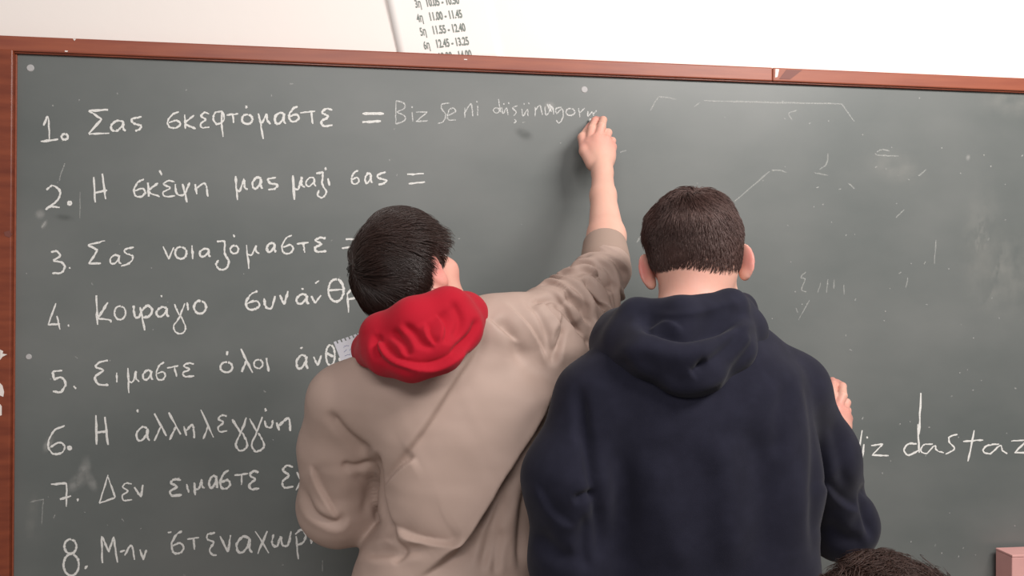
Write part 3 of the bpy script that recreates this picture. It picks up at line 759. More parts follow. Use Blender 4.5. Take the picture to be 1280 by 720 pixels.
def hand_writing(W0, W, ang):
    """bent fingers pinching a chalk; points measured from the wrist"""
    Rm = np.array(Matrix.Rotation(ang, 3, 'Y'))
    f = lambda u, v, y: W + Rm @ (px(u, v, y) - W0)
    K = [f(736.5, 180, -.080), f(746.5, 175, -.086), f(756.5, 177, -.084), f(764, 184, -.073)]
    fing = [[K[0], f(740, 161, -.066), f(743.5, 151, -.038), f(745, 149, -.015)],
            [K[1], f(752, 158, -.073), f(754, 150, -.045), f(751, 150, -.018)],
            [K[2], f(760, 166, -.066), f(760, 166, -.036), f(754, 170, -.026)],
            [K[3], f(765.5, 176, -.056), f(764, 176, -.034), f(759, 179, -.028)]]
    thumb = [f(741, 205, -.098), f(731, 189, -.082), f(728, 172, -.058), f(738, 157, -.028)]
    P = []
    for k in K: P.append((rc(W, k, 0.0155, 0.0112), 'u', 0.014))
    for k in (0, 1, 2): P.append((rc(K[k], K[k + 1], 0.011, 0.0105), 'u', 0.010))
    P.append((ell((W * 0.45 + (K[1] + K[2]) * 0.275) + V(0, 0.010, 0), (0.033, 0.017, 0.036)), 'u', 0.014))
    for i, fp in enumerate(fing):
        r0 = (0.0098, 0.0100, 0.0095, 0.0082)[i]
        P += chain(fp, [r0 * 1.05, r0, r0 * 0.88, r0 * 0.80], 0.0035)
    P += chain(thumb, [0.016, 0.0125, 0.0105, 0.0088], 0.006)
    tips = [x[-1] for x in fing] + [thumb[-1]]
    return P, tips, K

def hand_holding(W, G_, d_up, d_out, d_side):
    """four fingers behind a sheet, the thumb in front of it"""
    P = []; K = []
    for i in range(4):
        K.append(W + d_up * (0.082 - 0.004 * abs(i - 1.2)) + d_side * (0.030 - 0.020 * i) + d_out * 0.012)
    for k in K: P.append((rc(W, k, 0.018, 0.0115), 'u', 0.014))
    P.append((ell(W * 0.5 + (K[1] + K[2]) * 0.25, (0.034, 0.018, 0.036)), 'u', 0.014))
    for i, k in enumerate(K):
        L = (0.042, 0.046, 0.043, 0.034)[i]; r0 = (0.0095, 0.0097, 0.0092, 0.0080)[i]
        a = k + d_up * L * 0.85 + d_out * 0.010; b = a + d_up * L * 0.55 - d_side * 0.004 - d_out * 0.004; e = b + d_up * L * 0.35 - d_out * 0.006
        P += chain([k, a, b, e], [r0 * 1.05, r0, r0 * 0.88, r0 * 0.78], 0.0035)
    t0 = W + d_up * 0.022 + d_side * 0.024
    P += chain([t0, t0 + d_up * 0.03 + d_side * 0.026 - d_out * 0.026, t0 + d_up * 0.062 + d_side * 0.020 - d_out * 0.050, t0 + d_up * 0.085 - d_side * 0.004 - d_out * 0.050], [0.016, 0.0125, 0.0105, 0.009], 0.006)
    return P

def hand_relaxed(W, d_dn, d_f, d_s):
    P = []; K = [W + d_dn * 0.085 + d_f * (0.03 - 0.02 * i) for i in range(4)]
    for k in K: P.append((rc(W, k, 0.018, 0.0115), 'u', 0.014))
    for i, k in enumerate(K):
        L = (0.042, 0.046, 0.043, 0.034)[i]; r0 = 0.0092 - 0.0004 * abs(i - 1)
        a = k + d_dn * L + d_s * 0.008; b = a + d_dn * L * 0.5 + d_s * 0.014; e = b + d_dn * L * 0.2 + d_s * 0.016
        P += chain([k, a, b, e], [r0 * 1.05, r0, r0 * 0.88, r0 * 0.8], 0.0035)
    t0 = W + d_dn * 0.02 + d_f * 0.022
    P += chain([t0, t0 + d_dn * 0.03 + d_f * 0.022 + d_s * .006, t0 + d_dn * 0.06 + d_f * 0.026 + d_s * .014], [0.016, 0.012, 0.009], 0.006)
    return P

def shoe(c, toe, parent):
    """c: ankle on the floor, toe: unit direction"""
    s = V(-toe[1], toe[0], 0); R = np.stack([s, toe, V(0, 0, 1)], 1)
    L = lambda fn: local(fn, np.asarray(c, float), R)
    P = [(L(ell((0, 0.10, 0.040), (0.045, 0.095, 0.040))), 'u', 0.01), (L(ell((0, -0.005, 0.055), (0.040, 0.062, 0.055))), 'u', 0.03),
         (L(rc((0, 0, 0.05), (0, -0.01, 0.12), 0.045, 0.047)), 'u', 0.03), (L(ell((0, 0.06, 0.015), (0.049, 0.145, 0.030))), 'u', 0.012), (halfspace((0, 0, 0.001), (0, 0, 1)), 'x', 0.004)]
    P = [p for p in P if p[1] != 'x'] + [(halfspace((0, 0, 0.0012), (0, 0, 1)), 's', 0.004)]
    v, q = sdf_mesh('shoe', P, V(*c) + V(-0.24, -0.24, -0.03), V(*c) + V(0.24, 0.24, 0.2), 0.005)
    link('shoe', fast_mesh('shoe', v, q), M_SHOE, parent)

def legs_prims(hipc, feet, r=(0.078, 0.062, 0.045), bend=0.02, k=0.03):
    P = [(ell(hipc + V(0, 0, 0.0), (0.140, 0.100, 0.12)), 'u', 0.03)]
    for s, f in zip((-1, 1), feet):
        hip = hipc + V(s * 0.075, 0, -0.06); knee = (hip + f) / 2 + V(0, bend, 0.02)
        P += chain([hip, knee, f + V(0, 0, 0.09)], list(r), k)
    return P

# ---------- the boy in the tan jacket
def boy_tan():
    base = px(575, 700, -0.50); base[2] = 0.0
    t = empty('person', base, 'person in a tan jacket with a red hood reaching up to write on the blackboard', 'person')
    HC = px(515, 348, -0.43); HR = rot_head(38, 20, 26); HS = 0.89
    neckb = px(524, 425, -0.50)
    hip = px(566, 800, -0.44); feet = [V(hip[0] - 0.13, -0.45, 0.0), V(hip[0] + 0.13, -0.40, 0.0)]
    shL, shR = px(432, 503, -0.455), px(650, 410, -0.445)
    elL, wrL = px(424, 632, -0.365), px(438, 532, -0.325)
    elR, W0 = px(757, 338, -0.325), px(753, 217, -0.115)
    # body: one continuous surface
    body = head_prims(HC, HR, 8, HS, 1.25)
    body += [(rc(HC + HR @ V(0, -0.025, -0.04), neckb, 0.054, 0.058), 'u', 0.03)]
    chest = px(560, 560, -0.46); belly = px(575, 680, -0.46)
    body += [(ell(px(555, 500, -0.455), (0.125, 0.075, 0.12)), 'u', 0.05), (ell(chest, (0.105, 0.075, 0.17)), 'u', 0.04), (ell(belly, (0.10, 0.08, 0.16)), 'u', 0.04)]
    body += chain([neckb + V(0, 0.01, -0.03), shL], [0.038, 0.042], 0.03) + chain([neckb + V(0, 0.01, -0.03), shR], [0.038, 0.042], 0.03)
    body += chain([shL, elL, wrL], [0.040, 0.035, 0.026], 0.02)
    body += chain([shR + V(0, 0, -0.01), px(684, 401, -0.415), px(721, 378, -0.37), elR], [0.036, 0.034, 0.034, 0.037], 0.02)
    m1 = elR * 0.68 + W0 * 0.32 + V(0.004, 0, 0)
    body += chain([elR, m1, elR * 0.25 + W0 * 0.75, W0], [0.039, 0.0375, 0.0262, 0.0232], 0.015)
    hp, tips, K = hand_writing(W0, W0, 0.0)
    body += hp
    body += legs_prims(hip, feet)
    # the hand behind the note page
    TL = px(418, 430, -0.272); tdir = px(466, 413, -0.255) - TL; tdir /= np.linalg.norm(tdir)
    ddir = px(433, 456, -0.285) - TL; ddir -= tdir * (ddir @ tdir); ddir /= np.linalg.norm(ddir)
    nrm = np.cross(tdir, ddir); nrm *= -np.sign(nrm[1]) * -1        # points away from the camera
    Pm = TL + ddir * 0.085 + tdir * 0.026
    Wl = TL + ddir * 0.142 + tdir * 0.022 + nrm * 0.036
    up = -ddir * 0.8 - tdir * 0.22; up /= np.linalg.norm(up)
    body += chain([wrL, Wl], [0.026, 0.024], 0.012)
    body += hand_holding(Wl, None, up * 0.62, nrm * 0.9, tdir * -0.72)
    lo = V(px(380, 400, -0.4)[0] - 0.08, -0.66, -0.02); hi = V(px(790, 300, -0.2)[0] + 0.06, 0.01, 2.06)
    v, q = sdf_mesh('body', body, lo, hi, 0.0025, 2)
    me = fast_mesh('body', v, q)
    flush_attr(me, [(HC + HR @ V(0.085, -0.01, -0.005), 0.045, 0.75), (HC + HR @ V(0.05, 0.06, -0.03), 0.04, 0.3)] + [(x, 0.03, 0.55) for x in tips] + [(x, 0.03, 0.35) for x in K])
    link('body', me, M_SKIN, t)
    eyes(HC, HR, t, M_HAIR, HS)
    # hair
    def keep(p):
        x, y, z = p.T
        line = np.interp(y, [-0.11, -0.06, -0.036, -0.026, 0.012, 0.018, 0.034, 0.040, 0.055, 0.09], [-0.084, -0.080, -0.052, 0.024, 0.028, 0.000, -0.004, 0.050, 0.072, 0.096])
        return z > line
    def length(p):
        a = np.interp(p[:, 2], [-0.05, 0.0, 0.06, 0.12], [0.034, 0.040, 0.080, 0.095])
        near = np.exp(-(((p[:, 1] + 0.005) / 0.040) ** 2 + ((p[:, 2] - 0.03) / 0.040) ** 2)) * (np.abs(p[:, 0]) > 0.04)
        return a * (1 - 0.84 * near) * np.interp(p[:, 1], [0.0, 0.035, 0.07], [1, 0.6, 0.36])
    cut = [(ell((0, 0.104, -0.02), (0.088, 0.062, 0.104)), 's', 0.006), (halfspace((0, -0.05, -0.090), (0, 0.25, 1)), 's', 0.006),
           (rc((0.085, 0.012, -0.06), (0.085, -0.010, 0.010), 0.030, 0.026), 's', 0.005), (rc((-0.085, 0.012, -0.06), (-0.085, -0.010, 0.010), 0.030, 0.026), 's', 0.005)]
    def swp(p):
        s = np.zeros_like(p); s[:, 1] = np.clip(p[:, 2] * 14, 0, 1.2); s[:, 0] = 0.35 * np.clip(p[:, 2] * 12, 0, 1); return s
    make_hair(HC, HR, t, M_HAIR, 15000, (-0.25, -0.80, 0.52), length, 0.011, keep, (0, 0.0, -0.35), 3, 0.0, 0.00062, 0.0075,
              label='dark brown straight hair', capcut=cut, sweep=swp, S=HS, clump=0.45,
              lift_fn=lambda p: np.interp(p[:, 2], [-0.05, 0.02, 0.12], [0.004, 0.010, 0.016]) + np.interp(p[:, 1], [0.02, 0.06], [0, 0.012]))
    # jacket
    y0 = -0.445
    def row(v, ul, ur, y, dep):
        a, b = px(ul, v, y), px(ur, v, y); return ((a[2] + b[2]) / 2, (a[0] + b[0]) / 2, y, (b[0] - a[0]) / 2, dep)
    J = [(loft([row(425, 520, 600, y0, 0.05), row(445, 475, 650, y0, 0.085), row(480, 437, 700, y0, 0.112), row(520, 442, 704, y0, 0.122), row(580, 464, 690, y0, 0.128), row(630, 470, 676, y0, 0.130), row(655, 472, 674, y0, 0.128), row(690, 448, 676, y0, 0.140), row(740, 436, 680, y0, 0.145), row(830, 440, 690, y0, 0.145), row(860, 446, 690, y0, 0.14)]), 'u', 0.02)]
    J += chain([neckb + V(0, 0.02, -0.04), shL], [0.062, 0.060], 0.05) + chain([neckb + V(0.03, 0.02, -0.05), px(610, 425, -0.455), shR], [0.060, 0.066, 0.062], 0.05)
    J += chain([shL, px(424, 560, -0.41), elL], [0.060, 0.066, 0.070], 0.030)
    J += chain([elL, wrL], [0.066, 0.036], 0.03)
    cuff = elR * 0.78 + W0 * 0.22
    A0 = [shR + V(0, 0, -0.004), px(668, 408, -0.43), px(684, 401, -0.415), px(697, 392, -0.40), px(709, 385, -0.385), px(721, 376, -0.37), px(733, 366, -0.355), px(745, 354, -0.34), elR + V(0, 0, 0.002)]
    J += chain(A0, [0.064, 0.060, 0.0625, 0.0590, 0.0600, 0.0570, 0.0560, 0.0510, 0.0480], 0.01)
    J += chain([shR + V(0.01, 0, -0.03), px(676, 500, -0.44), px(672, 560, -0.45)], [0.050, 0.055, 0.05], 0.03)
    J += chain([px(690, 440, -0.43), px(738, 400, -0.375)], [0.056, 0.046], 0.03) + [(rc(px(684, 452, -0.44), px(700, 470, -0.445), 0.06, 0.05), 'u', 0.03)]
    J += chain([elR, cuff], [0.047, 0.041], 0.012)
    cdir = (W0 - elR) / np.linalg.norm(W0 - elR)
    J += [(rc(cuff - cdir * 0.004, cuff + cdir * 0.08, 0.0385, 0.037), 's', 0.004)]
    v, q = sdf_mesh('jacket', J, lo - 0.03, hi + 0.03, 0.0028, 2)
    v = ripple(v, q, 0.0010, 38, 5)
    folds = [
        ([(700, 478), (680, 516), (655, 556), (632, 594), (606, 640), (585, 672), (555, 700), (520, 724)], 9, 0.022, 'f'),
        ([(692, 505), (668, 545), (640, 592), (612, 640), (590, 676)], 5, 0.012, 's'),
        ([(606, 405), (592, 440), (572, 472), (528, 540), (478, 600)], 11, 0.007, 'f'),
        ([(470, 562), (468, 585), (470, 615), (477, 645), (486, 662), (500, 674)], 6, 0.016, 's'),
        ([(408, 512), (425, 535), (445, 555), (466, 568)], 7, 0.008, 's'),
        ([(425, 580), (445, 584), (468, 576)], 5, 0.005, 's'),
        ([(476, 612), (500, 585), (520, 572)], 5, 0.005, 'f'),
        ([(484, 655), (520, 672), (560, 676), (580, 664)], 6, 0.007, 'f'),
        ([(490, 668), (505, 690), (490, 705)], 5, 0.005, 's'),
        ([(380, 605), (392, 640), (420, 654), (432, 640)], 5, 0.005, 'g'),
        ([(388, 580), (400, 610), (424, 650)], 5, 0.005, 'f'),
        ([(440, 590), (460, 610), (455, 650)], 7, 0.004, 's'),
        ([(447, 690), (490, 690), (540, 684)], 7, 0.005, 'g'),
        ([(630, 376), (655, 400), (675, 430), (686, 462)], 4, 0.0045, 'f'),
        ([(652, 370), (672, 392), (684, 420), (689, 455)], 3.5, 0.004, 's'),
        ([(702, 400), (696, 430), (690, 460)], 5, 0.006, 'g'),
        ([(662, 380), (690, 372), (716, 380)], 4, 0.006, 's'),
        ([(728, 346), (744, 362), (758, 388)], 5, 0.016, 's'),
        ([(742, 334), (756, 348), (768, 366)], 4.5, 0.012, 's'),
        ([(706, 362), (726, 380), (744, 406)], 5, 0.014, 's'),
        ([(724, 396), (736, 420), (742, 436)], 5, 0.008, 's'),
        ([(690, 374), (708, 386), (724, 404), (734, 424)], 5, 0.010, 's'),
        ([(672, 372), (690, 392), (706, 420)], 5, 0.007, 'f'),
        ([(704, 386), (702, 412), (694, 440)], 5, 0.007, 'f'),
        ([(620, 395), (640, 420), (655, 460)], 9, 0.006, 's'),
        ([(600, 392), (625, 410), (652, 430)], 6, 0.004, 'f'),
        ([(640, 610), (620, 660), (600, 720)], 7, 0.006, 'g'),
        ([(668, 590), (655, 650), (650, 720)], 6, 0.006, 'g'),
        ([(630, 660), (622, 690), (618, 722)], 5, 0.004, 'g'),
    ]
    v = crease(v, q, folds, 1.3)
    # bunched pleats round the pushed-up sleeve
    n = normals(v, q); ax = elR + cdir * 0.02 - shR; LL = np.linalg.norm(ax); ax = ax / LL
    rel = v - shR; sl = rel @ ax; rad_ = rel - sl[:, None] * ax
    dist = np.linalg.norm(rad_, axis=1)
    e1 = np.cross(ax, V(0, 0, 1)); e1 /= np.linalg.norm(e1); e2 = np.cross(e1, ax)
    th = np.arctan2(rad_ @ e1, rad_ @ e2)
    win = np.clip((sl - 0.05) / 0.06, 0, 1) * np.clip((LL - 0.005 - sl) / 0.02, 0, 1) * (dist < 0.11)
    wob = 0.016 * np.cos(th + 0.5) + 0.007 * np.sin(2.1 * th + sl * 50) + 0.004 * np.sin(v[:, 0] * 71 + v[:, 2] * 93)
    ph = 2 * math.pi * (sl + wob) / 0.033
    ph2 = 2 * math.pi * (sl * 0.9 - 0.022 * np.cos(th - 0.9) + 0.006 * np.sin(3.1 * th)) / 0.041
    amp = np.clip(0.62 + 0.55 * np.sin(1.6 * th + sl * 70 + 0.6), 0.1, 1.2)
    fold_ = np.sin(ph + 0.75 * np.sin(ph)) * amp + 0.7 * np.sin(ph2 + 0.7 * np.sin(ph2)) * (1.25 - amp)
    v = v + n * (0.0072 * fold_ * win)[:, None]
    v = ripple(v, q, 0.0005, 95, 12)
    jk = link('jacket', fast_mesh('jacket', v, q), M_TAN, t); jk['label'] = 'tan cotton jacket with pushed up right sleeve'
    # ribbed cuff band of the pushed-up sleeve
    cb = [(rc(cuff - cdir * 0.040, cuff + cdir * 0.004, 0.0490, 0.0440), 'u', 0.001), (rc(cuff - cdir * 0.02, cuff + cdir * 0.09, 0.0385, 0.036), 's', 0.004), (halfspace(cuff + cdir * 0.012, -cdir), 's', 0.006)]
    v, q = sdf_mesh('cuff', cb, cuff - 0.12, cuff + 0.12, 0.0025, 2)
    link('cuff', fast_mesh('cuff', v, q), M_TANC, jk)
    # red hood lying over the collar
    H = chain([px(462, 436, -0.47), px(480, 420, -0.545), px(518, 403, -0.570), px(560, 389, -0.555), px(580, 392, -0.50), px(575, 392, -0.45)], [0.024, 0.034, 0.038, 0.036, 0.034, 0.03], 0.02)
    H += chain([px(460, 444, -0.50), px(482, 446, -0.575), px(515, 450, -0.600), px(550, 436, -0.595), px(578, 412, -0.56), px(586, 400, -0.50)], [0.017, 0.026, 0.030, 0.032, 0.030, 0.028], 0.022)
    H += chain([px(456, 445, -0.52), px(470, 440, -0.555)], [0.012, 0.018], 0.02)
    H += chain([px(465, 440, -0.45), px(500, 420, -0.40), px(560, 405, -0.41), px(580, 395, -0.47)], [0.03, 0.035, 0.035, 0.03], 0.03)
    v, q = sdf_mesh('hood', H, px(400, 500, -0.5) - V(0.05, 0.2, 0.05), px(640, 340, -0.4) + V(0.05, 0.15, 0.08), 0.003, 2)
    v = ripple(v, q, 0.0012, 45, 9)
    v = crease(v, q, [
        ([(470, 412), (478, 432), (500, 452), (540, 458), (575, 440), (602, 405)], 5, 0.007, 'f'),
        ([(500, 404), (518, 416), (530, 430), (545, 432)], 5, 0.005, 's'),
        ([(532, 402), (536, 420), (545, 432)], 4, 0.004, 'f'),
        ([(598, 395), (590, 420), (565, 445)], 5, 0.005, 's'),
        ([(562, 372), (575, 400), (568, 425)], 6, 0.004, 's'),
        ([(470, 442), (490, 456), (520, 466)], 4, 0.003, 's'),
        ([(474, 416), (468, 432), (476, 452)], 4.5, 0.008, 's'),
        ([(488, 412), (505, 428), (512, 446)], 5, 0.005, 'g'),
        ([(545, 392), (556, 410), (552, 430)], 5, 0.005, 'f')], 1.5)
    link('hood', fast_mesh('hood', v, q), M_RED, t)['label'] = 'red hood'
    # trousers and shoes
    v, q = sdf_mesh('trousers', legs_prims(hip + V(0, 0, 0.0), feet, (0.090, 0.080, 0.070)) , lo, V(hi[0], hi[1], hip[2] + 0.12), 0.006)
    link('trousers', fast_mesh('trousers', v, q), M_JEAN, t)
    for f in feet: shoe(f, V(0.05, 0.998, 0), t)
    # things he holds
    tipm = (tips[0] + tips[4]) / 2
    a = V(tipm[0] - 0.004, -0.0012, tipm[2] + 0.010); dch = tipm - a; dch /= np.linalg.norm(dch)
    v, q = sdf_mesh('chalk', [(rc(a + dch * 0.0052, a + dch * 0.045, 0.0046, 0.0046), 'u', 0.001)], a - 0.06, a + 0.06, 0.0013, 1)
    tag(link('chalk_stick', fast_mesh('chalk', v, q), M_STICK), 'white chalk stick in the raised right hand of the person in the tan jacket', 'chalk')
    # note page with a torn spiral edge
    W_, H_ = 0.105, 0.118; prof = []
    nt_ = 13
    for i in range(nt_):
        x0 = W_ * i / nt_; x1 = W_ * (i + 0.62) / nt_; x2 = W_ * (i + 1) / nt_
        prof += [(x0, -0.0045), (x1, -0.0045), (x1 + 0.0004, 0.0015), (x2, 0.0015)]
    prof += [(W_, H_), (0, H_)]
    P2 = [TL + tdir * a + ddir * b for a, b in prof]; n = len(P2); th = nrm * 0.0014
    vs = P2 + [p + th for p in P2]
    fs = [(i, (i + 1) % n, n + (i + 1) % n, n + i) for i in range(n)]
    bm = bmesh.new(); bv = [bm.verts.new(Vector(p)) for p in vs]
    bm.faces.new(bv[:n]); bm.faces.new(bv[n:][::-1])
    for f in fs: bm.faces.new([bv[k] for k in f])
    bmesh.ops.recalc_face_normals(bm, faces=bm.faces[:])
    bmesh.ops.triangulate(bm, faces=[f for f in bm.faces if len(f.verts) > 4])
    me = bpy.data.meshes.new('page'); bm.to_mesh(me); bm.free()
    pad = tag(link('note_page', me, M_PAD), 'torn spiral notebook page held beside the red hood', 'paper')
    r = np.random.default_rng(4); vs, fs = [], []
    for ln in range(11):
        x = 0.008 + r.uniform(0, 0.006)
        while x < W_ - 0.012:
            wl = r.uniform(0.006, 0.016); m_ = int(wl / 0.0012)
            xs = np.linspace(x, min(x + wl, W_ - 0.006), m_ + 2); ys = 0.012 + ln * 0.0088 + r.normal(size=len(xs)) * 0.0010
            b = len(vs)
            for xx, yy in zip(xs, ys):
                vs += [TL + tdir * xx + ddir * (yy - 0.00045) - nrm * 0.0003, TL + tdir * xx + ddir * (yy + 0.00045) - nrm * 0.0003]
            fs += [(b + 2 * i, b + 2 * i + 1, b + 2 * i + 3, b + 2 * i + 2) for i in range(len(xs) - 1)]
            x += wl + r.uniform(0.003, 0.006)
    link('handwriting', np_mesh('handwriting', vs, fs, False), M_PEN, pad)
    return W0
W0_TAN = boy_tan()

# ---------- the boy in the navy hoodie
def boy_navy():
    base = px(870, 700, -0.62); base[2] = 0.0
    t = empty('person', base, 'person with short brown hair in a navy hoodie seen from behind', 'person')
    HC = px(869, 331, -0.53); HR = rot_head(16, -14, 6)
    neckb = px(862, 408, -0.595)
    hip = px(872, 800, -0.60); feet = [V(hip[0] - 0.13, -0.62, 0.0), V(hip[0] + 0.12, -0.57, 0.0)]
    shL, shR = px(750, 502, -0.645), px(983, 490, -0.59)
    elL, wrL = px(718, 700, -0.65), px(775, 740, -0.42)
    elR = px(1050, 655, -0.475); W1 = px(1046, 560, -0.215)
    body = head_prims(HC, HR, 46, 1.0, 1.0)
    body += [(rc(HC + HR @ V(0, -0.028, -0.03), neckb, 0.051, 0.060), 'u', 0.03)]
    body += [(ell(px(865, 500, -0.61), (0.15, 0.085, 0.13)), 'u', 0.05), (ell(px(868, 590, -0.61), (0.135, 0.09, 0.17)), 'u', 0.05), (ell(px(870, 710, -0.60), (0.13, 0.09, 0.16)), 'u', 0.05)]
    body += chain([neckb + V(0, 0.01, -0.03), shL], [0.038, 0.042], 0.03) + chain([neckb + V(0, 0.01, -0.03), shR], [0.038, 0.042], 0.03)
    body += chain([shL, elL, wrL], [0.048, 0.040, 0.026], 0.02) + chain([shR, elR, W1], [0.048, 0.040, 0.026], 0.02)
    hp, tips, K = hand_writing(W0_TAN, W1, math.radians(15))
    body += hp
    body += hand_relaxed(wrL, V(0.35, 0.85, -0.35), V(-0.3, 0.2, 0.9) * 0.9, V(0.9, -0.2, 0.1))
    body += legs_prims(hip, feet)
    lo = V(px(650, 400, -0.55)[0] - 0.08, -0.84, -0.02); hi = V(px(1110, 300, -0.3)[0] + 0.06, -0.02, 1.86)
    v, q = sdf_mesh('body', body, lo, hi, 0.0025, 2)
    me = fast_mesh('body', v, q)
    flush_attr(me, [(HC + HR @ V(0.100, -0.020, -0.003), 0.030, 0.75), (HC + HR @ V(-0.100, -0.020, -0.003), 0.030, 0.85), (HC + HR @ V(0, -0.08, -0.06), 0.05, 0.2)] + [(x, 0.03, 0.5) for x in tips + K])
    link('body', me, M_SKIN, t)
    eyes(HC, HR, t, M_HAIR2)
    def keep(p):
        x, y, z = p.T
        line = np.interp(y, [-0.11, -0.07, -0.03, -0.012, 0.03, 0.045, 0.09], [-0.030, -0.032, -0.024, 0.012, 0.020, 0.055, 0.080])
        return z > line + 0.004 * np.sin(x * 90) + 0.018 * np.clip((np.abs(x) - 0.034) / 0.025, 0, 1) * (y < -0.02)
    def length(p): return np.interp(p[:, 2], [-0.04, 0.03, 0.08, 0.12], [0.008, 0.013, 0.026, 0.034])
    cut = [(ell((0, 0.098, -0.02), (0.090, 0.062, 0.098)), 's', 0.006), (halfspace((0, -0.06, -0.024), (0, 0.12, 1)), 's', 0.006), (ell((0.072, -0.050, -0.034), (0.030, 0.045, 0.030)), 's', 0.008), (ell((-0.072, -0.050, -0.034), (0.030, 0.045, 0.030)), 's', 0.008),
           (ell((0.085, 0.004, -0.024), (0.035, 0.030, 0.045)), 's', 0.006), (ell((-0.085, 0.004, -0.024), (0.035, 0.030, 0.045)), 's', 0.006)]
    make_hair(HC, HR, t, M_HAIR2, 15000, (0.1, -0.55, 0.80), length, 0.008, keep, (0, 0.0, -0.3), 5, 0.0, 0.0006, 0.003, label='short brown hair',
              capcut=cut, steps=6, lift_fn=lambda p: np.interp(p[:, 2], [-0.03, 0.03, 0.08, 0.12], [0.0025, 0.0035, 0.008, 0.016]), clump=0.35)
    # hoodie
    y0 = -0.62
    def row(v, ul, ur, y, dep):
        a, b = px(ul, v, y), px(ur, v, y); return ((a[2] + b[2]) / 2, (a[0] + b[0]) / 2, y, (b[0] - a[0]) / 2, dep)
    J = [(loft([row(405, 815, 915, y0, 0.06), row(430, 785, 955, y0, 0.09), row(470, 740, 1000, y0, 0.115), row(520, 724, 1012, y0, 0.128), row(600, 732, 1016, y0, 0.132), row(680, 738, 1012, y0, 0.132), row(760, 736, 1012, y0, 0.136), row(850, 742, 1008, y0, 0.13)]), 'u', 0.02)]
    J += chain([neckb + V(0, 0.01, -0.045), px(800, 455, -0.63), shL], [0.064, 0.062, 0.066], 0.04) + chain([neckb + V(0, 0.01, -0.045), px(925, 452, -0.60), shR], [0.064, 0.060, 0.062], 0.04)
    J += chain([shL + V(-0.005, 0, 0), px(713, 600, -0.665), elL], [0.064, 0.067, 0.065], 0.03) + chain([elL, wrL], [0.062, 0.042], 0.03)
    J += chain([shR, px(1022, 570, -0.54), elR], [0.066, 0.064, 0.062], 0.03) + chain([elR, elR * 0.2 + W1 * 0.8 + V(-0.008, 0, 0)], [0.058, 0.034], 0.03)
    v, q = sdf_mesh('hoodie', J, lo - 0.04, hi + 0.04, 0.0034, 3)
    v = ripple(v, q, 0.0014, 26, 6)
    v = crease(v, q, [
        ([(722, 470), (728, 530), (740, 590), (748, 640), (748, 725)], 9, 0.013, 's'),
        ([(715, 628), (735, 620), (748, 624)], 6, 0.010, 's'),
        ([(735, 640), (728, 680), (735, 720)], 8, 0.006, 'g'),
        ([(1005, 455), (1018, 500), (1024, 560), (1020, 640), (1022, 720)], 10, 0.010, 's'),
        ([(1088, 600), (1082, 630), (1092, 680)], 6, 0.012, 's'),
        ([(1028, 600), (1050, 625), (1078, 640)], 9, 0.006, 'f'),
        ([(1030, 650), (1055, 672), (1085, 680)], 9, 0.005, 'g'),
        ([(668, 600), (690, 640), (720, 660)], 10, 0.005, 'f'),
        ([(672, 660), (695, 690), (730, 700)], 10, 0.005, 'g'),
        ([(930, 520), (950, 580), (958, 650), (955, 725)], 20, 0.008, 'g'),
        ([(820, 560), (830, 640), (860, 725)], 22, 0.008, 'r'),
        ([(895, 540), (905, 620), (915, 720)], 20, 0.007, 'r'),
        ([(770, 560), (782, 640), (790, 725)], 14, 0.005, 'g'),
        ([(990, 470), (975, 520), (972, 580)], 10, 0.005, 's'),
        ([(1040, 520), (1050, 570), (1060, 620)], 8, 0.004, 'g')])
    hd = link('hoodie', fast_mesh('hoodie', v, q), M_NAVY, t)
    H = chain([px(772, 404, -0.575), px(796, 394, -0.655), px(850, 391, -0.695), px(912, 382, -0.670), px(927, 383, -0.58), px(915, 395, -0.52)], [0.022, 0.024, 0.024, 0.024, 0.022, 0.022], 0.014)
    H += chain([px(768, 428, -0.585), px(785, 432, -0.66), px(815, 442, -0.705), px(860, 450, -0.725), px(908, 432, -0.700), px(930, 414, -0.635), px(930, 408, -0.58)], [0.034, 0.036, 0.040, 0.044, 0.038, 0.030, 0.024], 0.03)
    H += [(ell(px(866, 458, -0.708), (0.055, 0.034, 0.044)), 'u', 0.03)]
    H += chain([px(766, 430, -0.60), px(760, 465, -0.640), px(790, 480, -0.675)], [0.034, 0.024, 0.022], 0.03)
    H += chain([px(775, 415, -0.57), px(800, 405, -0.50), px(900, 400, -0.49), px(918, 392, -0.53)], [0.026, 0.03, 0.03, 0.024], 0.03)
    v, q = sdf_mesh('hood', H, px(720, 520, -0.6) - V(0.05, 0.25, 0.05), px(980, 340, -0.5) + V(0.05, 0.15, 0.08), 0.0032, 3)
    v = ripple(v, q, 0.0012, 40, 19)
    v = crease(v, q, [
        ([(790, 402), (815, 405), (850, 415), (890, 408), (942, 390)], 9, 0.024, 's'),
        ([(760, 452), (800, 436), (850, 444), (900, 428)], 12, 0.006, 'r'),
        ([(790, 402), (840, 397), (900, 384), (930, 376)], 9, 0.007, 'r'),
        ([(820, 470), (850, 486), (890, 478), (915, 455)], 8, 0.007, 'r'),
        ([(935, 405), (945, 425), (925, 455), (900, 490)], 7, 0.006, 's'),
        ([(805, 402), (830, 400), (860, 408)], 5, 0.005, 'f'),
        ([(935, 400), (915, 430), (885, 455), (868, 462)], 7, 0.007, 's'),
        ([(885, 448), (872, 462), (864, 468)], 6, 0.010, 's'),
        ([(775, 440), (790, 470), (830, 492)], 8, 0.004, 'g')])
    link('hood', fast_mesh('hood', v, q), M_NAVY, hd)
    v, q = sdf_mesh('trousers', legs_prims(hip, feet, (0.092, 0.082, 0.072)), lo, V(hi[0], hi[1], hip[2] + 0.12), 0.006)
    link('trousers', fast_mesh('trousers', v, q), M_JEAN, t)
    for f in feet: shoe(f, V(0.03, 0.999, 0), t)
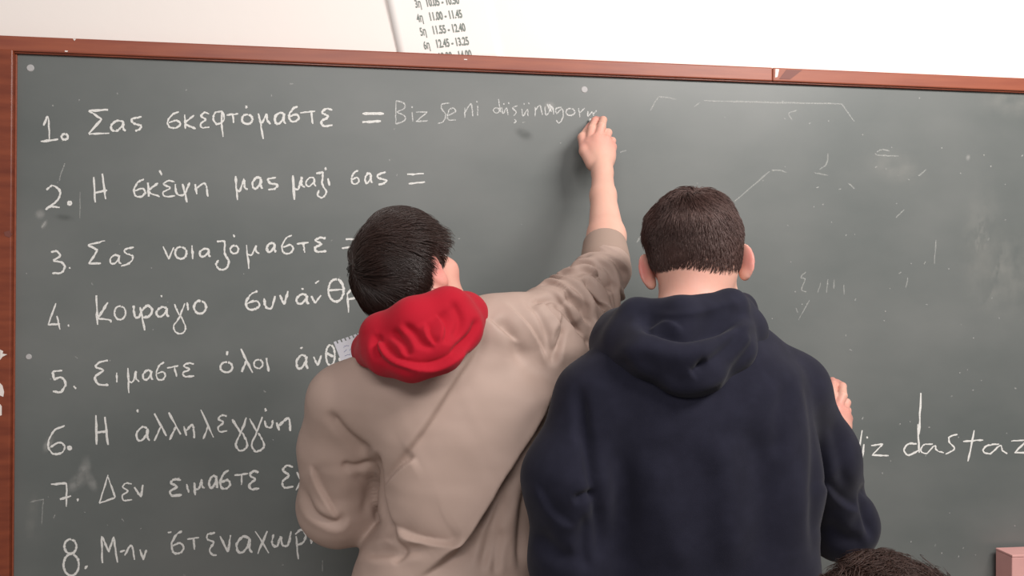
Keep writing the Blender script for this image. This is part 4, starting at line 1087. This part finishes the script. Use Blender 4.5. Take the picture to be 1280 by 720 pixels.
    tipm = (tips[0] + tips[4]) / 2
    b = tipm + V(0.004, -0.02, -0.03); a = tipm + V(-0.005, 0.018, 0.02)
    v, q = sdf_mesh('chalk', [(rc(a, b, 0.0046, 0.0046), 'u', 0.001)], a - 0.07, a + 0.07, 0.0013, 1)
    tag(link('chalk_stick', fast_mesh('chalk', v, q), M_STICK), 'white chalk stick in the right hand of the person in the navy hoodie', 'chalk')
boy_navy()

# ---------- the seated person whose curly crown shows at the lower edge
def sitter():
    HC = px(1107, 834, -1.02); HR = rot_head(72, -8, 0); HS = 0.90
    bx, by = HC[0] - 0.03, HC[1]
    seat_z = HC[2] - 0.66
    W = lambda x, y, z: V(bx + y, by - x, z)              # x to the person's right, y ahead
    t = empty('person', (bx, by, 0), 'person with curly brown hair, only the crown showing at the lower edge', 'person')
    neckb = W(0, 0, HC[2] - 0.15)
    shL, shR = W(-0.17, 0, HC[2] - 0.215), W(0.17, 0, HC[2] - 0.215)
    hip = W(0, -0.02, seat_z + 0.105)
    body = head_prims(HC, HR, 20, HS) + [(rc(HC + HR @ V(0, -0.025, -0.04), neckb, 0.052, 0.056), 'u', 0.03)]
    body += [(ell(W(0, 0, HC[2] - 0.33), (0.085, 0.13, 0.14)), 'u', 0.05), (ell(W(0, 0, HC[2] - 0.48), (0.085, 0.12, 0.16)), 'u', 0.05), (ell(hip, (0.10, 0.15, 0.08)), 'u', 0.05)]
    body += chain([neckb, shL], [.042, .044], .04) + chain([neckb, shR], [.042, .044], .04)
    feet, tr = [], [(ell(hip, (0.115, 0.165, 0.094)), 'u', 0.03)]
    slv = []
    for s, sh in ((-1, shL), (1, shR)):
        el = sh + W(s * 0.03, 0.05, -0.27) - V(bx, by, 0); wr = W(s * 0.10, 0.26, seat_z + 0.245)
        body += chain([sh, el, wr], [.044, .036, .025], .02) + hand_relaxed(wr, V(0.96, 0, -0.28), V(0, s, 0) * 0.9, V(0.1, 0, -0.3))
        slv.append((sh, el, wr))
        hp = hip + V(0.03, -s * 0.085, -0.003); kn = W(s * 0.10, 0.40, seat_z + 0.095); ft = W(s * 0.10, 0.41, 0.0)
        body += chain([hp, kn, ft + V(0, 0, .09)], [.075, .055, .042], .02)
        tr += chain([hp, kn, ft + V(0, 0, .09)], [.090, .074, .066], .02); feet.append(ft)
    lo = V(bx - 0.25, by - 0.35, -0.02); hi = V(bx + 0.62, by + 0.35, HC[2] + 0.16)
    v, q = sdf_mesh('body', body, lo, hi, 0.0035, 2)
    me = fast_mesh('body', v, q); flush_attr(me, [(HC + HR @ V(0.085, -0.01, -0.005), 0.045, 0.6), (HC + HR @ V(-0.085, -0.01, -0.005), 0.045, 0.6)])
    link('body', me, M_SKIN, t)
    eyes(HC, HR, t, M_HAIR3, HS)
    def keep(p):
        x, y, z = p.T
        return z > np.interp(y, [-0.11, -0.06, -0.03, -0.015, 0.03, 0.045, 0.09], [-0.050, -0.048, -0.030, 0.018, 0.022, 0.055, 0.078])
    cut = [(ell((0, 0.098, -0.02), (0.090, 0.062, 0.098)), 's', 0.006), (halfspace((0, -0.05, -0.050), (0, 0.25, 1)), 's', 0.006),
           (ell((0.085, 0.002, -0.022), (0.035, 0.026, 0.048)), 's', 0.006), (ell((-0.085, 0.002, -0.022), (0.035, 0.026, 0.048)), 's', 0.006)]
    make_hair(HC, HR, t, M_HAIR3, 13000, (0.1, -0.6, 0.78), lambda p: np.full(len(p), 0.032), 0.014, keep, (0, 0, -0.2), 8, 0.0075, 0.0006, 0.006, label='curly brown hair', capcut=cut, steps=16, S=HS, clump=1.0)
    J = [(loft([(HC[2] - 0.60, bx, by, 0.125, 0.165), (HC[2] - 0.45, bx, by, 0.12, 0.165), (HC[2] - 0.27, bx, by, 0.115, 0.17), (HC[2] - 0.20, bx, by, 0.085, 0.12), (HC[2] - 0.165, bx, by, 0.07, 0.07)]), 'u', 0.03)]
    for sh, el, wr in slv: J += chain([sh, el, wr * 0.9 + el * 0.1], [.062, .056, .038], .03)
    J += chain([neckb, shL], [.058, .060], .04) + chain([neckb, shR], [.058, .060], .04)
    v, q = sdf_mesh('sweater', J, lo, hi, 0.005)
    link('sweater', fast_mesh('sweater', ripple(v, q, 0.0015, 30, 3), q), M_GREY, t)
    v, q = sdf_mesh('trousers', tr, lo, hi, 0.006)
    link('trousers', fast_mesh('trousers', v, q), M_JEAN, t)
    for f in feet: shoe(f, V(1, 0, 0), t)
    # the chair under that person
    ch = empty('school_chair', (bx, by, 0), 'plywood school chair under the person with curly brown hair', 'chair')
    sz = seat_z - 0.003
    link('seat', box_mesh('seat', (bx - 0.17, by - 0.20, sz - 0.018), (bx + 0.22, by + 0.20, sz), 0.008), M_CHAIRW, ch)
    link('backrest', box_mesh('back', (bx - 0.205, by - 0.19, sz + 0.20), (bx - 0.185, by + 0.19, sz + 0.38), 0.008), M_CHAIRW, ch)
    for sx in (-0.17, 0.17):
        for (p0, p1) in (((bx + 0.18, by + sx, 0.0125), (bx + 0.18, by + sx, sz - 0.02)), ((bx - 0.185, by + sx, 0.0125), (bx - 0.172, by + sx, sz + 0.36))):
            v, q = sdf_mesh('leg', [(rc(p0, p1, 0.012, 0.012), 'u', 0.001)], V(*p0) - 0.06, V(*p1) + 0.06, 0.004, 1)
            link('leg', fast_mesh('leg', v, q), M_CHAIRM, ch)
sitter()
